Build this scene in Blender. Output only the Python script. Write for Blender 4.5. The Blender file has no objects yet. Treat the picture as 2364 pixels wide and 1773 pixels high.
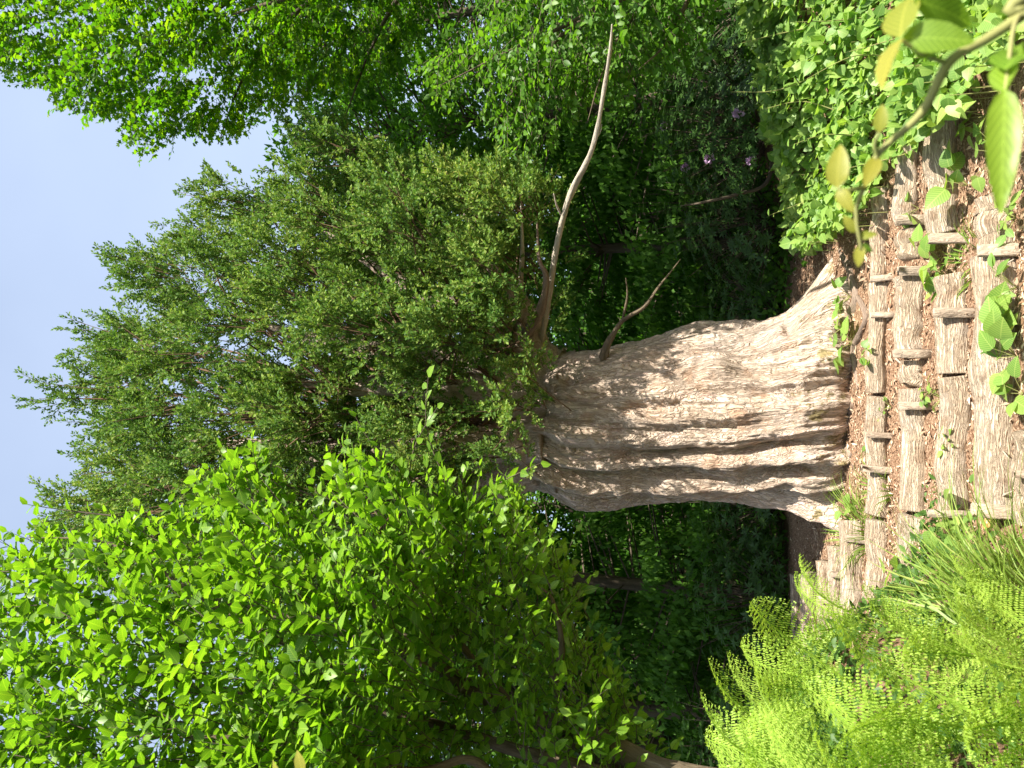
import bpy, math, random
import numpy as np
from mathutils import Matrix, Vector, Quaternion

# ------------------------------------------------------------------ camera, sky, sun, exposure
R = math.radians
scene = bpy.context.scene
rng = np.random.default_rng(7)
random.seed(7)
PITCH = R(15.0); FPX = 1775.0; CZ = 1.95
CAM = np.array([0.0, 0.0, CZ])
FWD = np.array([0.0, math.cos(PITCH), math.sin(PITCH)])
RGT = np.array([0.0, math.sin(PITCH), -math.cos(PITCH)])      # picture's right edge = the ground side (photo was taken turned)
UPV = np.array([1.0, 0.0, 0.0])
cd = bpy.data.cameras.new('camera'); cam = bpy.data.objects.new('camera', cd)
scene.collection.objects.link(cam); scene.camera = cam
cam.matrix_world = Matrix(((RGT[0], UPV[0], -FWD[0], CAM[0]), (RGT[1], UPV[1], -FWD[1], CAM[1]), (RGT[2], UPV[2], -FWD[2], CAM[2]), (0, 0, 0, 1)))
cd.sensor_fit = 'HORIZONTAL'; cd.sensor_width = 36.0; cd.lens = FPX / 2364 * 36
cd.clip_start = 0.05; cd.clip_end = 2000
cd.dof.use_dof = True; cd.dof.focus_distance = 8.0; cd.dof.aperture_fstop = 5.0

SUN_EL, SUN_AZ = R(48), R(42)                                  # azimuth: right of straight behind the camera
SUN = np.array([math.sin(SUN_AZ) * math.cos(SUN_EL), -math.cos(SUN_AZ) * math.cos(SUN_EL), math.sin(SUN_EL)])
w = bpy.data.worlds.new('World'); scene.world = w; w.use_nodes = True
nt = w.node_tree; bg = nt.nodes['Background']
sky = nt.nodes.new('ShaderNodeTexSky'); sky.sky_type = 'NISHITA'; sky.sun_disc = False
sky.sun_elevation = SUN_EL; sky.sun_rotation = math.atan2(SUN[0], SUN[1])
sky.air_density = 1.0; sky.dust_density = 4.0; sky.ozone_density = 1.0; sky.altitude = 300
tc = nt.nodes.new('ShaderNodeTexCoord'); cl = nt.nodes.new('ShaderNodeTexNoise'); cl.inputs['Scale'].default_value = 1.6; cl.inputs['Detail'].default_value = 5
nt.links.new(tc.outputs['Generated'], cl.inputs['Vector'])
cm = nt.nodes.new('ShaderNodeMapRange'); cm.inputs[1].default_value = .3; cm.inputs[2].default_value = .75; cm.inputs[3].default_value = .40; cm.inputs[4].default_value = .70
nt.links.new(cl.outputs[0], cm.inputs[0])
veil = nt.nodes.new('ShaderNodeMix'); veil.data_type = 'RGBA'; veil.inputs[7].default_value = (3.5, 4.15, 5.35, 1)     # thin high veil of cloud over the blue
nt.links.new(cm.outputs[0], veil.inputs[0]); nt.links.new(sky.outputs[0], veil.inputs[6])
nt.links.new(veil.outputs[2], bg.inputs[0]); bg.inputs[1].default_value = 0.095
sl = bpy.data.lights.new('sun', 'SUN'); sl.energy = 5.0; sl.angle = R(0.53); sl.color = (1.0, 0.94, 0.84)
so = bpy.data.objects.new('sun', sl); scene.collection.objects.link(so)
so.rotation_euler = Vector(SUN).to_track_quat('Z', 'Y').to_euler(); so.location = (6, -8, 14)
vs = scene.view_settings; vs.view_transform = 'Standard'; vs.look = 'None'; vs.gamma = 1.0; vs.use_curve_mapping = False
vs.exposure = 1.38
cy = scene.cycles
cy.max_bounces = 7; cy.diffuse_bounces = 4; cy.glossy_bounces = 2; cy.transmission_bounces = 5
cy.transparent_max_bounces = 4; cy.caustics_reflective = False; cy.caustics_refractive = False
cy.use_denoising = True

# ------------------------------------------------------------------ helpers: pixels, noise
S = 2364 / 2212.0            # positions below were read off a 2212 px wide view
def ray(px, py):
    px = np.asarray(px, float); py = np.asarray(py, float)
    return FWD + ((px - 1182) / FPX)[..., None] * RGT + ((886.5 - py) / FPX)[..., None] * UPV
def at(px, py, Y):           # the point at distance Y (metres along the ground) in a photo direction
    d = ray(px, py); return CAM + d * (np.asarray(Y, float) / d[..., 1])[..., None]
def a2(x, y, Y): return at(np.asarray(x, float) * S, np.asarray(y, float) * S, Y)
def project(P):
    q = np.asarray(P) - CAM; f = q @ FWD
    return 1182 + FPX * (q @ RGT) / f, 886.5 - FPX * (q @ UPV) / f, f
TAB = np.random.default_rng(3).random((48, 48, 48))
def vn(P):
    P = np.asarray(P, float); i = np.floor(P).astype(int); f = P - i; f = f * f * (3 - 2 * f)
    i0 = i % 48; i1 = (i + 1) % 48
    def t(a, b, c): return TAB[a[..., 0], b[..., 1], c[..., 2]]
    x, y, z = f[..., 0], f[..., 1], f[..., 2]
    c00 = t(i0, i0, i0) * (1 - x) + t(i1, i0, i0) * x; c10 = t(i0, i1, i0) * (1 - x) + t(i1, i1, i0) * x
    c01 = t(i0, i0, i1) * (1 - x) + t(i1, i0, i1) * x; c11 = t(i0, i1, i1) * (1 - x) + t(i1, i1, i1) * x
    return ((c00 * (1 - y) + c10 * y) * (1 - z) + (c01 * (1 - y) + c11 * y) * z) * 2 - 1
def fbm(P, o=4):
    P = np.asarray(P, float); s = 0; a = 1.0
    for k in range(o): s = s + a * vn(P * 2.03 ** k + 17.3 * k); a *= 0.5
    return s
def ridged(P, o=4):
    P = np.asarray(P, float); s = 0; a = 1.0
    for k in range(o): s = s + a * (1 - 2 * np.abs(vn(P * 2.1 ** k + 9.7 * k))); a *= 0.5
    return s
def smooth(t): t = np.clip(t, 0, 1); return t * t * (3 - 2 * t)
def unit(v): v = np.asarray(v, float); return v / (np.linalg.norm(v, axis=-1, keepdims=True) + 1e-9)
def rnd3(n): return unit(rng.normal(size=(n, 3)))

# ------------------------------------------------------------------ helpers: objects
COL = scene.collection
def mesh(name, V, F, uv=None, attr=None, smooth_=True, mats=()):
    V = np.asarray(V, np.float32); F = np.asarray(F, np.int32)
    me = bpy.data.meshes.new(name); k = F.shape[1]
    me.vertices.add(len(V)); me.vertices.foreach_set('co', V.ravel())
    me.loops.add(F.size); me.loops.foreach_set('vertex_index', F.ravel())
    me.polygons.add(len(F)); me.polygons.foreach_set('loop_start', np.arange(0, F.size, k, dtype=np.int32))
    if smooth_: me.polygons.foreach_set('use_smooth', np.ones(len(F), bool))
    if uv is not None:
        l = me.uv_layers.new(name='UVMap'); l.data.foreach_set('uv', np.asarray(uv, np.float32)[F.ravel()].ravel())
    if attr is not None:
        a = me.attributes.new('barkco', 'FLOAT_VECTOR', 'POINT'); a.data.foreach_set('vector', np.asarray(attr, np.float32).ravel())
    for m in mats: me.materials.append(m)
    me.update(calc_edges=True)
    return me
def tag(o, label=None, cat=None, group=None, kind=None):
    if label: o['label'] = label
    if cat: o['category'] = cat
    if group: o['group'] = group
    if kind: o['kind'] = kind
    return o
def thing(name, loc, label, cat, group=None):
    o = bpy.data.objects.new(name, None); o.empty_display_size = 0.1; o.location = tuple(float(c) for c in loc)
    COL.objects.link(o); return tag(o, label, cat, group)
def obj(name, V, F, mat, parent=None, **kw):
    V = np.asarray(V, float)
    if parent is not None: V = V - np.array(base_of(parent))
    o = bpy.data.objects.new(name, mesh(name, V, F, mats=(mat,), **kw)); COL.objects.link(o)
    if parent is not None: o.parent = parent
    return o
def base_of(p):
    b = np.zeros(3)
    while p is not None: b = b + np.array(p.location); p = p.parent
    return b
def put(name, me, parent, M3, loc, size):      # an object that shares mesh data, oriented by a 3x3 matrix
    o = bpy.data.objects.new(name, me); COL.objects.link(o); o.parent = parent
    o.rotation_mode = 'QUATERNION'; o.rotation_quaternion = Matrix([list(map(float, r)) for r in M3]).to_quaternion()
    b = base_of(parent) if parent is not None else 0
    o.location = tuple(float(c) for c in (np.asarray(loc) - b)); o.scale = (float(size),) * 3
    return o
def catmull(P, n):
    P = np.asarray(P, float); Q = np.vstack([2 * P[0] - P[1], P, 2 * P[-1] - P[-2]]); m = len(P) - 1
    t = np.linspace(0, m - 1e-6, n); i = t.astype(int); u = (t - i)[:, None]
    a, b, c, d = Q[i], Q[i + 1], Q[i + 2], Q[i + 3]
    return 0.5 * (2 * b + (c - a) * u + (2 * a - 5 * b + 4 * c - d) * u ** 2 + (3 * b - a - 3 * c + d) * u ** 3)
def tube(path, radii, n=8, seg=None, rough=0.0, freq=3.0, cap=True, squash=None, stretch=0.12, co=5.0):
    P = np.asarray(path, float); seg = seg or len(P) * 3
    C = catmull(P, seg); r = np.interp(np.linspace(0, 1, seg), np.linspace(0, 1, len(radii)), radii)
    T = unit(np.gradient(C, axis=0)); N = np.zeros_like(T); ref = np.array([0.31, 0.2, 0.93])
    v = unit(np.cross(T[0], ref))
    for i in range(seg):
        v = unit(v - T[i] * (v @ T[i])); N[i] = v
    B = np.cross(T, N); a = np.linspace(0, 2 * np.pi, n, endpoint=False)
    L = np.concatenate([[0], np.cumsum(np.linalg.norm(np.diff(C, axis=0), axis=1))])
    ring = np.cos(a)[None, :, None] * N[:, None] + np.sin(a)[None, :, None] * B[:, None]
    rr = np.repeat(r[:, None], n, 1)
    if rough:
        off = rng.random(3) * 30
        q = ring * 1.2 + np.array([0, 0, 0]) + (L[:, None] * freq)[..., None] * np.array([0.5, 0.7, 0.3]) + off
        rr = rr * (1 + rough * fbm(q, 4))
    V = C[:, None] + ring * rr[..., None]
    at_ = np.stack([np.cos(a)[None] * rr * co * 2 + 0 * L[:, None], np.sin(a)[None] * rr * co * 2 + 0 * L[:, None], np.repeat(L[:, None], n, 1) * co * stretch * 2], -1)
    i = np.arange(seg - 1)[:, None] * n; j = np.arange(n)[None]; j2 = (j + 1) % n
    q = np.stack([i + j, i + j2, i + n + j2, i + n + j], -1).reshape(-1, 4)
    F = np.concatenate([q[:, [0, 1, 2]], q[:, [0, 2, 3]]]); V = V.reshape(-1, 3); A = at_.reshape(-1, 3)
    if cap:
        c0, c1 = len(V), len(V) + 1
        V = np.vstack([V, C[0], C[-1]]); A = np.vstack([A, [0, 0, 0], [0, 0, L[-1] * co * stretch * 2]]); jj = np.arange(n)
        F = np.vstack([F, np.stack([np.full(n, c0), (jj + 1) % n, jj], -1), np.stack([np.full(n, c1), (seg - 1) * n + jj, (seg - 1) * n + (jj + 1) % n], -1)])
    return V, F, A
def join(parts):
    V, F, A, k = [], [], [], 0
    for v, f, a in parts: V.append(v); F.append(f + k); A.append(a); k += len(v)
    return np.vstack(V), np.vstack(F), np.vstack(A)
def frames(axis, nrm):
    y = unit(axis); z = nrm - y * np.sum(nrm * y, -1, keepdims=True); z = unit(z); x = np.cross(y, z)
    return np.stack([x, y, z], -1)       # columns
def scatter(tpl, pos, axis, nrm, size):
    V0, F0, U0 = tpl; M = frames(axis, nrm) * np.asarray(size)[:, None, None]
    V = np.einsum('nij,kj->nki', M, V0) + pos[:, None]
    n, k = len(pos), len(V0)
    F = (F0[None] + (np.arange(n) * k)[:, None, None]).reshape(-1, 3)
    return V.reshape(-1, 3), F, np.tile(U0, (n, 1))
def prisms(p0, p1, r0, r1):              # many thin straight twigs at once
    d = unit(p1 - p0); s = unit(np.cross(d, rnd3(len(d)))); t = np.cross(d, s); out = []
    for p, r in ((p0, r0), (p1, r1)):
        for k in range(3):
            a = 2.0944 * k; out.append(p + (s * math.cos(a) + t * math.sin(a)) * np.asarray(r)[..., None] if np.ndim(r) else p + (s * math.cos(a) + t * math.sin(a)) * r)
    V = np.stack(out, 1); n = len(d)
    f = np.array([[0, 1, 4], [0, 4, 3], [1, 2, 5], [1, 5, 4], [2, 0, 3], [2, 3, 5]])
    F = (f[None] + (np.arange(n) * 6)[:, None, None]).reshape(-1, 3); V = V.reshape(-1, 3)
    return V, F, V * 4.0

# ------------------------------------------------------------------ leaf shapes (length 1 along y, facing z)
def leaf_tpl(width=0.55, fold=0.18, droop=0.16, ts=(0, .14, .36, .62, .85, 1), ws=(0.04, .62, 1, .88, .42, 0.0), wave=0.0):
    V, U, F = [], [], []
    for i, (t, q) in enumerate(zip(ts, ws)):
        h = q * width / 2; z = -droop * t * t; zz = z + fold * h + wave * (1 if i % 2 else -1) * h
        V += [(-h, t, zz), (0, t, z), (h, t, zz)]; U += [(0.5 - q / 2, t), (0.5, t), (0.5 + q / 2, t)]
    for i in range(len(ts) - 1):
        a, b = 3 * i, 3 * i + 3
        for s in (0, 1):
            F += [(a + s, a + s + 1, b + s + 1), (a + s, b + s + 1, b + s)]
    V = np.array(V, float); F = np.array(F); ar = np.linalg.norm(np.cross(V[F[:, 1]] - V[F[:, 0]], V[F[:, 2]] - V[F[:, 0]]), axis=1)
    return V, F[ar > 1e-7], np.array(U, float)
LEAF_ROUND = leaf_tpl(.6, .2, .22); ROUND_MID = leaf_tpl(.6, .2, .22, (0, .3, .7, 1), (0, 1, .8, 0))
LEAF_MID = leaf_tpl(ts=(0, .34, .72, 1), ws=(0, 1, .72, 0)); HEART_MID = leaf_tpl(.86, .14, .2, (0, .22, .6, 1), (.2, 1, .8, 0)); LONG_MID = leaf_tpl(.3, .2, .22, (0, .5, 1), (0, 1, 0))
LEAF = leaf_tpl(); LEAF_HEART = leaf_tpl(0.86, 0.14, 0.2, (0, .1, .3, .55, .82, 1), (0.3, .82, 1, .84, .38, 0)); 
LEAF_LONG = leaf_tpl(0.3, 0.2, 0.22)
LEAF_LOW = (np.array([(0, 0, 0), (-.26, .45, .05), (0, 1, -.12), (.26, .45, .05)], float), np.array([(0, 3, 1), (3, 2, 1)]), np.array([(.5, 0), (0, .5), (.5, 1), (1, .5)], float))
LEAF_STRIP = (np.array([(0, 0, 0), (-.14, .5, .03), (0, 1, -.1), (.14, .5, .03)], float), np.array([(0, 3, 1), (3, 2, 1)]), np.array([(.5, 0), (0, .5), (.5, 1), (1, .5)], float))
def maple_tpl():
    tips = [(-100, .62), (-52, .9), (0, 1.0), (52, .9), (100, .62)]; pts = []
    for i, (a, r) in enumerate(tips):
        pts.append((r * math.sin(R(a)) * .6, .3 + r * math.cos(R(a)) * .68, -.1 * r))
        if i < 4: b = (a + tips[i + 1][0]) / 2; pts.append((.34 * math.sin(R(b)), .3 + .38 * math.cos(R(b)), 0.02))
    V = [(0, 0.2, 0)] + pts; F = [(0, i + 1, i) for i in range(1, len(pts))]
    return np.array(V, float), np.array(F), np.array([(v[0] + .5, v[1]) for v in V], float)
MAPLE = maple_tpl()
def shoot_tpl():
    V, F, U = [], [], []
    for k in range(7):
        t = k / 7 * .75; a = k * 2.4; out = 0.75; L = .46 - .1 * t
        d = np.array([math.cos(a) * out, 1.0, math.sin(a) * out]); d /= np.linalg.norm(d)
        s = np.cross(d, [math.cos(a), 0, math.sin(a)]); s /= np.linalg.norm(s) + 1e-9
        p = np.array([0, t, 0.0]); i = len(V)
        V += [p, p + d * L * .5 + s * .12, p + d * L, p + d * L * .5 - s * .12]; U += [(.5, t)] * 4
        F += [(i, i + 1, i + 2), (i, i + 2, i + 3)]
    return np.array(V), np.array(F), np.array(U, float)
SHOOT = shoot_tpl()

# ------------------------------------------------------------------ materials
def newmat(name):
    m = bpy.data.materials.new(name); m.use_nodes = True; t = m.node_tree
    for n in list(t.nodes): t.nodes.remove(n)
    return m, t, t.nodes, t.links
def N(ns, k, **kw):
    n = ns.new('ShaderNode' + k)
    for a, b in kw.items(): setattr(n, a, b)
    return n
def ramp(ns, stops):
    n = ns.new('ShaderNodeValToRGB'); e = n.color_ramp.elements
    while len(e) < len(stops): e.new(0.5)
    for x, (p, c) in zip(e, stops): x.position = p; x.color = (*c, 1)
    return n
def leaf_mat(name, stops, trans_col, trans=0.4, rough=0.42, spec=0.4, patch=1.2, vein=0.0, patch_amt=0.35):
    m, t, ns, ln = newmat(name)
    g = N(ns, 'NewGeometry'); oi = N(ns, 'ObjectInfo'); ad = N(ns, 'Math', operation='ADD'); fr = N(ns, 'Math', operation='FRACT')
    ln.new(g.outputs['Random Per Island'], ad.inputs[0]); ln.new(oi.outputs['Random'], ad.inputs[1]); ln.new(ad.outputs[0], fr.inputs[0])
    nz = N(ns, 'TexNoise'); nz.inputs['Scale'].default_value = patch; nz.inputs['Detail'].default_value = 2
    ln.new(g.outputs['Position'], nz.inputs['Vector'])
    mx = N(ns, 'Mix', data_type='FLOAT'); mx.inputs[0].default_value = patch_amt
    ln.new(fr.outputs[0], mx.inputs[2]); ln.new(nz.outputs[0], mx.inputs[3])
    rp = ramp(ns, stops); ln.new(mx.outputs[0], rp.inputs[0]); col = rp.outputs[0]
    if vein:
        uv = N(ns, 'UVMap'); sp = N(ns, 'SeparateXYZ'); ln.new(uv.outputs[0], sp.inputs[0])
        s = N(ns, 'Math', operation='SUBTRACT'); s.inputs[1].default_value = 0.5; ln.new(sp.outputs[0], s.inputs[0])
        ab = N(ns, 'Math', operation='ABSOLUTE'); ln.new(s.outputs[0], ab.inputs[0])
        k = N(ns, 'Math', operation='MULTIPLY_ADD'); k.inputs[1].default_value = -0.55; ln.new(ab.outputs[0], k.inputs[0]); ln.new(sp.outputs[1], k.inputs[2])
        sn = N(ns, 'Math', operation='MULTIPLY'); sn.inputs[1].default_value = 62; ln.new(k.outputs[0], sn.inputs[0])
        si = N(ns, 'Math', operation='SINE'); ln.new(sn.outputs[0], si.inputs[0])
        g1 = N(ns, 'Math', operation='GREATER_THAN'); g1.inputs[1].default_value = 0.8; ln.new(si.outputs[0], g1.inputs[0])
        g2 = N(ns, 'Math', operation='LESS_THAN'); g2.inputs[1].default_value = 0.025; ln.new(ab.outputs[0], g2.inputs[0])
        mxm = N(ns, 'Math', operation='MAXIMUM'); ln.new(g1.outputs[0], mxm.inputs[0]); ln.new(g2.outputs[0], mxm.inputs[1])
        vv = N(ns, 'Math', operation='MULTIPLY'); vv.inputs[1].default_value = vein; ln.new(mxm.outputs[0], vv.inputs[0])
        mc = N(ns, 'Mix', data_type='RGBA'); ln.new(vv.outputs[0], mc.inputs[0]); ln.new(col, mc.inputs[6]); mc.inputs[7].default_value = (*[min(1, c * 1.8 + .03) for c in stops[-1][1]], 1); col = mc.outputs[2]
    p = N(ns, 'BsdfPrincipled'); p.inputs['Roughness'].default_value = rough; p.inputs['Specular IOR Level'].default_value = spec
    ln.new(col, p.inputs['Base Color'])
    tr = N(ns, 'BsdfTranslucent'); hm = N(ns, 'Mix', data_type='RGBA', blend_type='MULTIPLY'); hm.inputs[0].default_value = 1
    ln.new(col, hm.inputs[6]); hm.inputs[7].default_value = (*trans_col, 1); ln.new(hm.outputs[2], tr.inputs[0])
    ms = N(ns, 'MixShader'); ms.inputs[0].default_value = trans; ln.new(p.outputs[0], ms.inputs[1]); ln.new(tr.outputs[0], ms.inputs[2])
    o = N(ns, 'OutputMaterial'); ln.new(ms.outputs[0], o.inputs[0])
    return m
def wood_mat(name, stops, crack=(0.12, 0.08, 0.05), crack_amt=0.6, scale=1.0, bump=0.5, moss=None, rough=0.85, use_attr=True, blotch=None, fine=None, stain=None):
    m, t, ns, ln = newmat(name)
    a = N(ns, 'Attribute'); a.attribute_name = 'barkco'
    src = a.outputs['Vector']
    if not use_attr: g = N(ns, 'NewGeometry'); src = g.outputs['Position']
    n1 = N(ns, 'TexNoise'); n1.inputs['Scale'].default_value = 1.3 * scale; n1.inputs['Detail'].default_value = 6; n1.inputs['Roughness'].default_value = 0.6; ln.new(src, n1.inputs['Vector'])
    n2 = N(ns, 'TexNoise'); n2.inputs['Scale'].default_value = 6 * scale; n2.inputs['Detail'].default_value = 5; n2.inputs['Distortion'].default_value = 0.6; ln.new(src, n2.inputs['Vector'])
    rp = ramp(ns, stops); ln.new(n1.outputs[0], rp.inputs[0]); col = rp.outputs[0]
    s = N(ns, 'Math', operation='SUBTRACT'); s.inputs[1].default_value = 0.5; ln.new(n2.outputs[0], s.inputs[0])
    ab = N(ns, 'Math', operation='ABSOLUTE'); ln.new(s.outputs[0], ab.inputs[0])
    mr = N(ns, 'MapRange'); mr.inputs[1].default_value = 0.0; mr.inputs[2].default_value = 0.045; mr.inputs[3].default_value = crack_amt; mr.inputs[4].default_value = 0.0; ln.new(ab.outputs[0], mr.inputs[0])
    mc = N(ns, 'Mix', data_type='RGBA'); ln.new(mr.outputs[0], mc.inputs[0]); ln.new(col, mc.inputs[6]); mc.inputs[7].default_value = (*crack, 1); col = mc.outputs[2]
    if fine:
        n5 = N(ns, 'TexNoise'); n5.inputs['Scale'].default_value = fine[0]; n5.inputs['Detail'].default_value = 4; n5.inputs['Distortion'].default_value = 1.2; ln.new(src, n5.inputs['Vector'])
        s5 = N(ns, 'Math', operation='SUBTRACT'); s5.inputs[1].default_value = 0.5; ln.new(n5.outputs[0], s5.inputs[0])
        a5 = N(ns, 'Math', operation='ABSOLUTE'); ln.new(s5.outputs[0], a5.inputs[0])
        r5 = N(ns, 'MapRange'); r5.inputs[2].default_value = 0.05; r5.inputs[3].default_value = fine[1]; r5.inputs[4].default_value = 0.0; ln.new(a5.outputs[0], r5.inputs[0])
        m5 = N(ns, 'Mix', data_type='RGBA'); ln.new(r5.outputs[0], m5.inputs[0]); ln.new(col, m5.inputs[6]); m5.inputs[7].default_value = (*crack, 1); col = m5.outputs[2]
    gp = N(ns, 'NewGeometry')
    for blotch in [b_ for b_ in (stain, blotch) if b_]:
        n4 = N(ns, 'TexNoise'); n4.inputs['Scale'].default_value = blotch[1]; n4.inputs['Detail'].default_value = 5; n4.inputs['Roughness'].default_value = .7; ln.new(gp.outputs['Position'], n4.inputs['Vector'])
        r4 = N(ns, 'MapRange'); r4.inputs[1].default_value = blotch[2]; r4.inputs[2].default_value = blotch[2] + .1; r4.inputs[4].default_value = blotch[3]; ln.new(n4.outputs[0], r4.inputs[0])
        m4 = N(ns, 'Mix', data_type='RGBA'); ln.new(r4.outputs[0], m4.inputs[0]); ln.new(col, m4.inputs[6]); m4.inputs[7].default_value = (*blotch[0], 1); col = m4.outputs[2]
    if moss:
        n3 = N(ns, 'TexNoise'); n3.inputs['Scale'].default_value = 3.4; n3.inputs['Detail'].default_value = 6; n3.inputs['Roughness'].default_value = .7; ln.new(gp.outputs['Position'], n3.inputs['Vector'])
        sp = N(ns, 'SeparateXYZ'); ln.new(gp.outputs['Position'], sp.inputs[0])
        hz = N(ns, 'MapRange'); hz.inputs[1].default_value = moss[1]; hz.inputs[2].default_value = moss[2]; hz.inputs[3].default_value = 0.13; hz.inputs[4].default_value = 0.0; ln.new(sp.outputs[2], hz.inputs[0])
        sm = N(ns, 'Math', operation='ADD'); ln.new(n3.outputs[0], sm.inputs[0]); ln.new(hz.outputs[0], sm.inputs[1])
        r3 = N(ns, 'MapRange'); r3.inputs[1].default_value = 0.655; r3.inputs[2].default_value = 0.72; r3.inputs[4].default_value = 0.8; ln.new(sm.outputs[0], r3.inputs[0])
        m3 = N(ns, 'Mix', data_type='RGBA'); ln.new(r3.outputs[0], m3.inputs[0]); ln.new(col, m3.inputs[6]); m3.inputs[7].default_value = (*moss[0], 1); col = m3.outputs[2]
    p = N(ns, 'BsdfPrincipled'); p.inputs['Roughness'].default_value = rough; p.inputs['Specular IOR Level'].default_value = 0.2; ln.new(col, p.inputs['Base Color'])
    b = N(ns, 'Bump'); b.inputs['Strength'].default_value = bump; b.inputs['Distance'].default_value = 0.02
    cl = N(ns, 'MapRange'); cl.inputs[1].default_value = 0; cl.inputs[2].default_value = .12; ln.new(ab.outputs[0], cl.inputs[0])
    hs = N(ns, 'Math', operation='MULTIPLY_ADD'); hs.inputs[1].default_value = 0.7; ln.new(n1.outputs[0], hs.inputs[0]); ln.new(cl.outputs[0], hs.inputs[2])
    ln.new(hs.outputs[0], b.inputs['Height']); ln.new(b.outputs[0], p.inputs['Normal'])
    o = N(ns, 'OutputMaterial'); ln.new(p.outputs[0], o.inputs[0]); return m

M = {}
M['yew'] = leaf_mat('evergreen_needles', [(.12, (.05, .115, .028)), (.38, (.10, .195, .042)), (.58, (.165, .26, .05)), (.78, (.26, .32, .07)), (.95, (.42, .28, .09))], (1.35, 1.5, .7), .3, .6, .15, 1.1, patch_amt=.55)
M['left'] = leaf_mat('broadleaf_green', [(.1, (.032, .095, .010)), (.4, (.08, .19, .014)), (.75, (.16, .30, .024)), (1, (.30, .38, .03))], (1.8, 1.9, .65), .45, .42, .35, 1.6, vein=.25, patch_amt=.5)
M['maple'] = leaf_mat('maple_green', [(.1, (.028, .085, .006)), (.5, (.065, .165, .008)), (.85, (.20, .30, .014))], (1.9, 2.1, .6), .5, .5, .25, .6, patch_amt=.5)
M['mid'] = leaf_mat('hornbeam_green', [(0, (.04, .11, .012)), (.6, (.075, .18, .016)), (1, (.15, .27, .025))], (1.8, 1.9, .7), .45, .45, .3, .9, vein=.2)
M['far'] = leaf_mat('forest_green', [(0, (.038, .10, .012)), (.6, (.07, .17, .018)), (1, (.13, .25, .028))], (1.6, 1.8, .7), .42, .55, .15, .35, patch_amt=.5)
M['rhodo'] = leaf_mat('glossy_dark_green', [(0, (.022, .058, .010)), (1, (.05, .11, .018))], (1.3, 1.5, .8), .18, .4, .3, 1.0, vein=.2)
M['vine'] = leaf_mat('vine_green', [(.1, (.06, .145, .03)), (.4, (.14, .27, .05)), (.75, (.27, .39, .085)), (.95, (.38, .43, .13))], (1.6, 1.7, .7), .42, .45, .35, 2.4, vein=.22, patch_amt=.5)
M['fern'] = leaf_mat('fern_green', [(0, (.19, .34, .04)), (.5, (.30, .45, .06)), (.93, (.42, .53, .10)), (1, (.42, .34, .14))], (1.5, 1.5, .7), .48, .5, .3, 1.5)
M['herb'] = leaf_mat('herb_green', [(0, (.04, .10, .02)), (1, (.10, .19, .035))], (1.4, 1.6, .8), .35, .5, .3, 2)
M['grass'] = leaf_mat('grass_green', [(0, (.13, .22, .035)), (.7, (.22, .33, .055)), (1, (.42, .40, .16))], (1.4, 1.5, .7), .35, .45, .35, 3)
M['yellow'] = leaf_mat('young_yellow_leaf', [(0, (.22, .28, .03)), (1, (.36, .33, .05))], (1.5, 1.5, .6), .5, .45, .35, 4, vein=.35)
M['near'] = leaf_mat('near_vine_leaf', [(0, (.11, .23, .02)), (1, (.22, .33, .03))], (1.6, 1.6, .7), .45, .42, .4, 6, vein=.35)
M['orange'] = leaf_mat('fallen_orange_leaf', [(0, (.45, .22, .08)), (1, (.6, .36, .14))], (1, .9, .7), .25, .6, .2, 6)
M['lilac'] = leaf_mat('lilac_petal', [(0, (.45, .30, .48)), (1, (.62, .46, .62))], (1, .9, 1), .3, .6, .2, 6)
M['bark'] = wood_mat('pale_fluted_bark', [(0.28, (.33, .25, .185)), (.42, (.52, .41, .315)), (.55, (.63, .515, .41)), (.68, (.63, .465, .385)), (.8, (.69, .60, .50))], (.18, .11, .065), .55, 1.0, .9, fine=(15, .30), moss=((.17, .135, .035), CZ - 1.3, CZ - .3), blotch=((.40, .235, .14), 2.6, .55, .55), stain=((.36, .31, .265), 1.1, .52, .45))
M['limb'] = wood_mat('limb_bark', [(0.3, (.16, .115, .085)), (.7, (.34, .26, .20))], (.09, .06, .04), .6, 1.2, .5)
M['deadwood'] = wood_mat('bleached_deadwood', [(0.3, (.30, .26, .20)), (.7, (.54, .475, .385))], (.2, .15, .1), .5, 1.5, .35)
M['log'] = wood_mat('weathered_log', [(0.25, (.32, .235, .155)), (.45, (.50, .39, .275)), (.7, (.68, .57, .43))], (.21, .145, .095), .35, .8, .9, fine=(20, .5), blotch=((.24, .15, .09), 7, .54, .65), stain=((.50, .42, .33), 3, .52, .6))
M['board'] = wood_mat('sawn_board', [(0.3, (.27, .205, .15)), (.7, (.50, .41, .31))], (.16, .115, .08), .6, .8, .4, fine=(18, .4))
M['stem'] = wood_mat('dark_stem', [(0.3, (.07, .055, .04)), (.7, (.15, .12, .085))], (.04, .03, .02), .5, 1.0, .3)
M['mossy_stem'] = wood_mat('grey_brown_stem', [(0.3, (.085, .065, .04)), (.6, (.17, .13, .085)), (.75, (.26, .22, .16))], (.05, .04, .03), .6, 1.6, .4)
M['green_stem'] = leaf_mat('green_stem', [(0, (.22, .25, .07)), (1, (.32, .30, .12))], (1, 1, 1), .1, .6, .2, 5)
M['brown_twig'] = leaf_mat('brown_twig', [(0, (.07, .045, .028)), (1, (.16, .10, .06))], (1, 1, 1), .0, .8, .1, 5)
M['chips'] = leaf_mat('wood_chips', [(0, (.14, .075, .042)), (.3, (.28, .165, .10)), (.6, (.46, .325, .215)), (1, (.70, .58, .43))], (1, 1, 1), .0, .85, .1, 2.0, patch_amt=.3)
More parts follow.
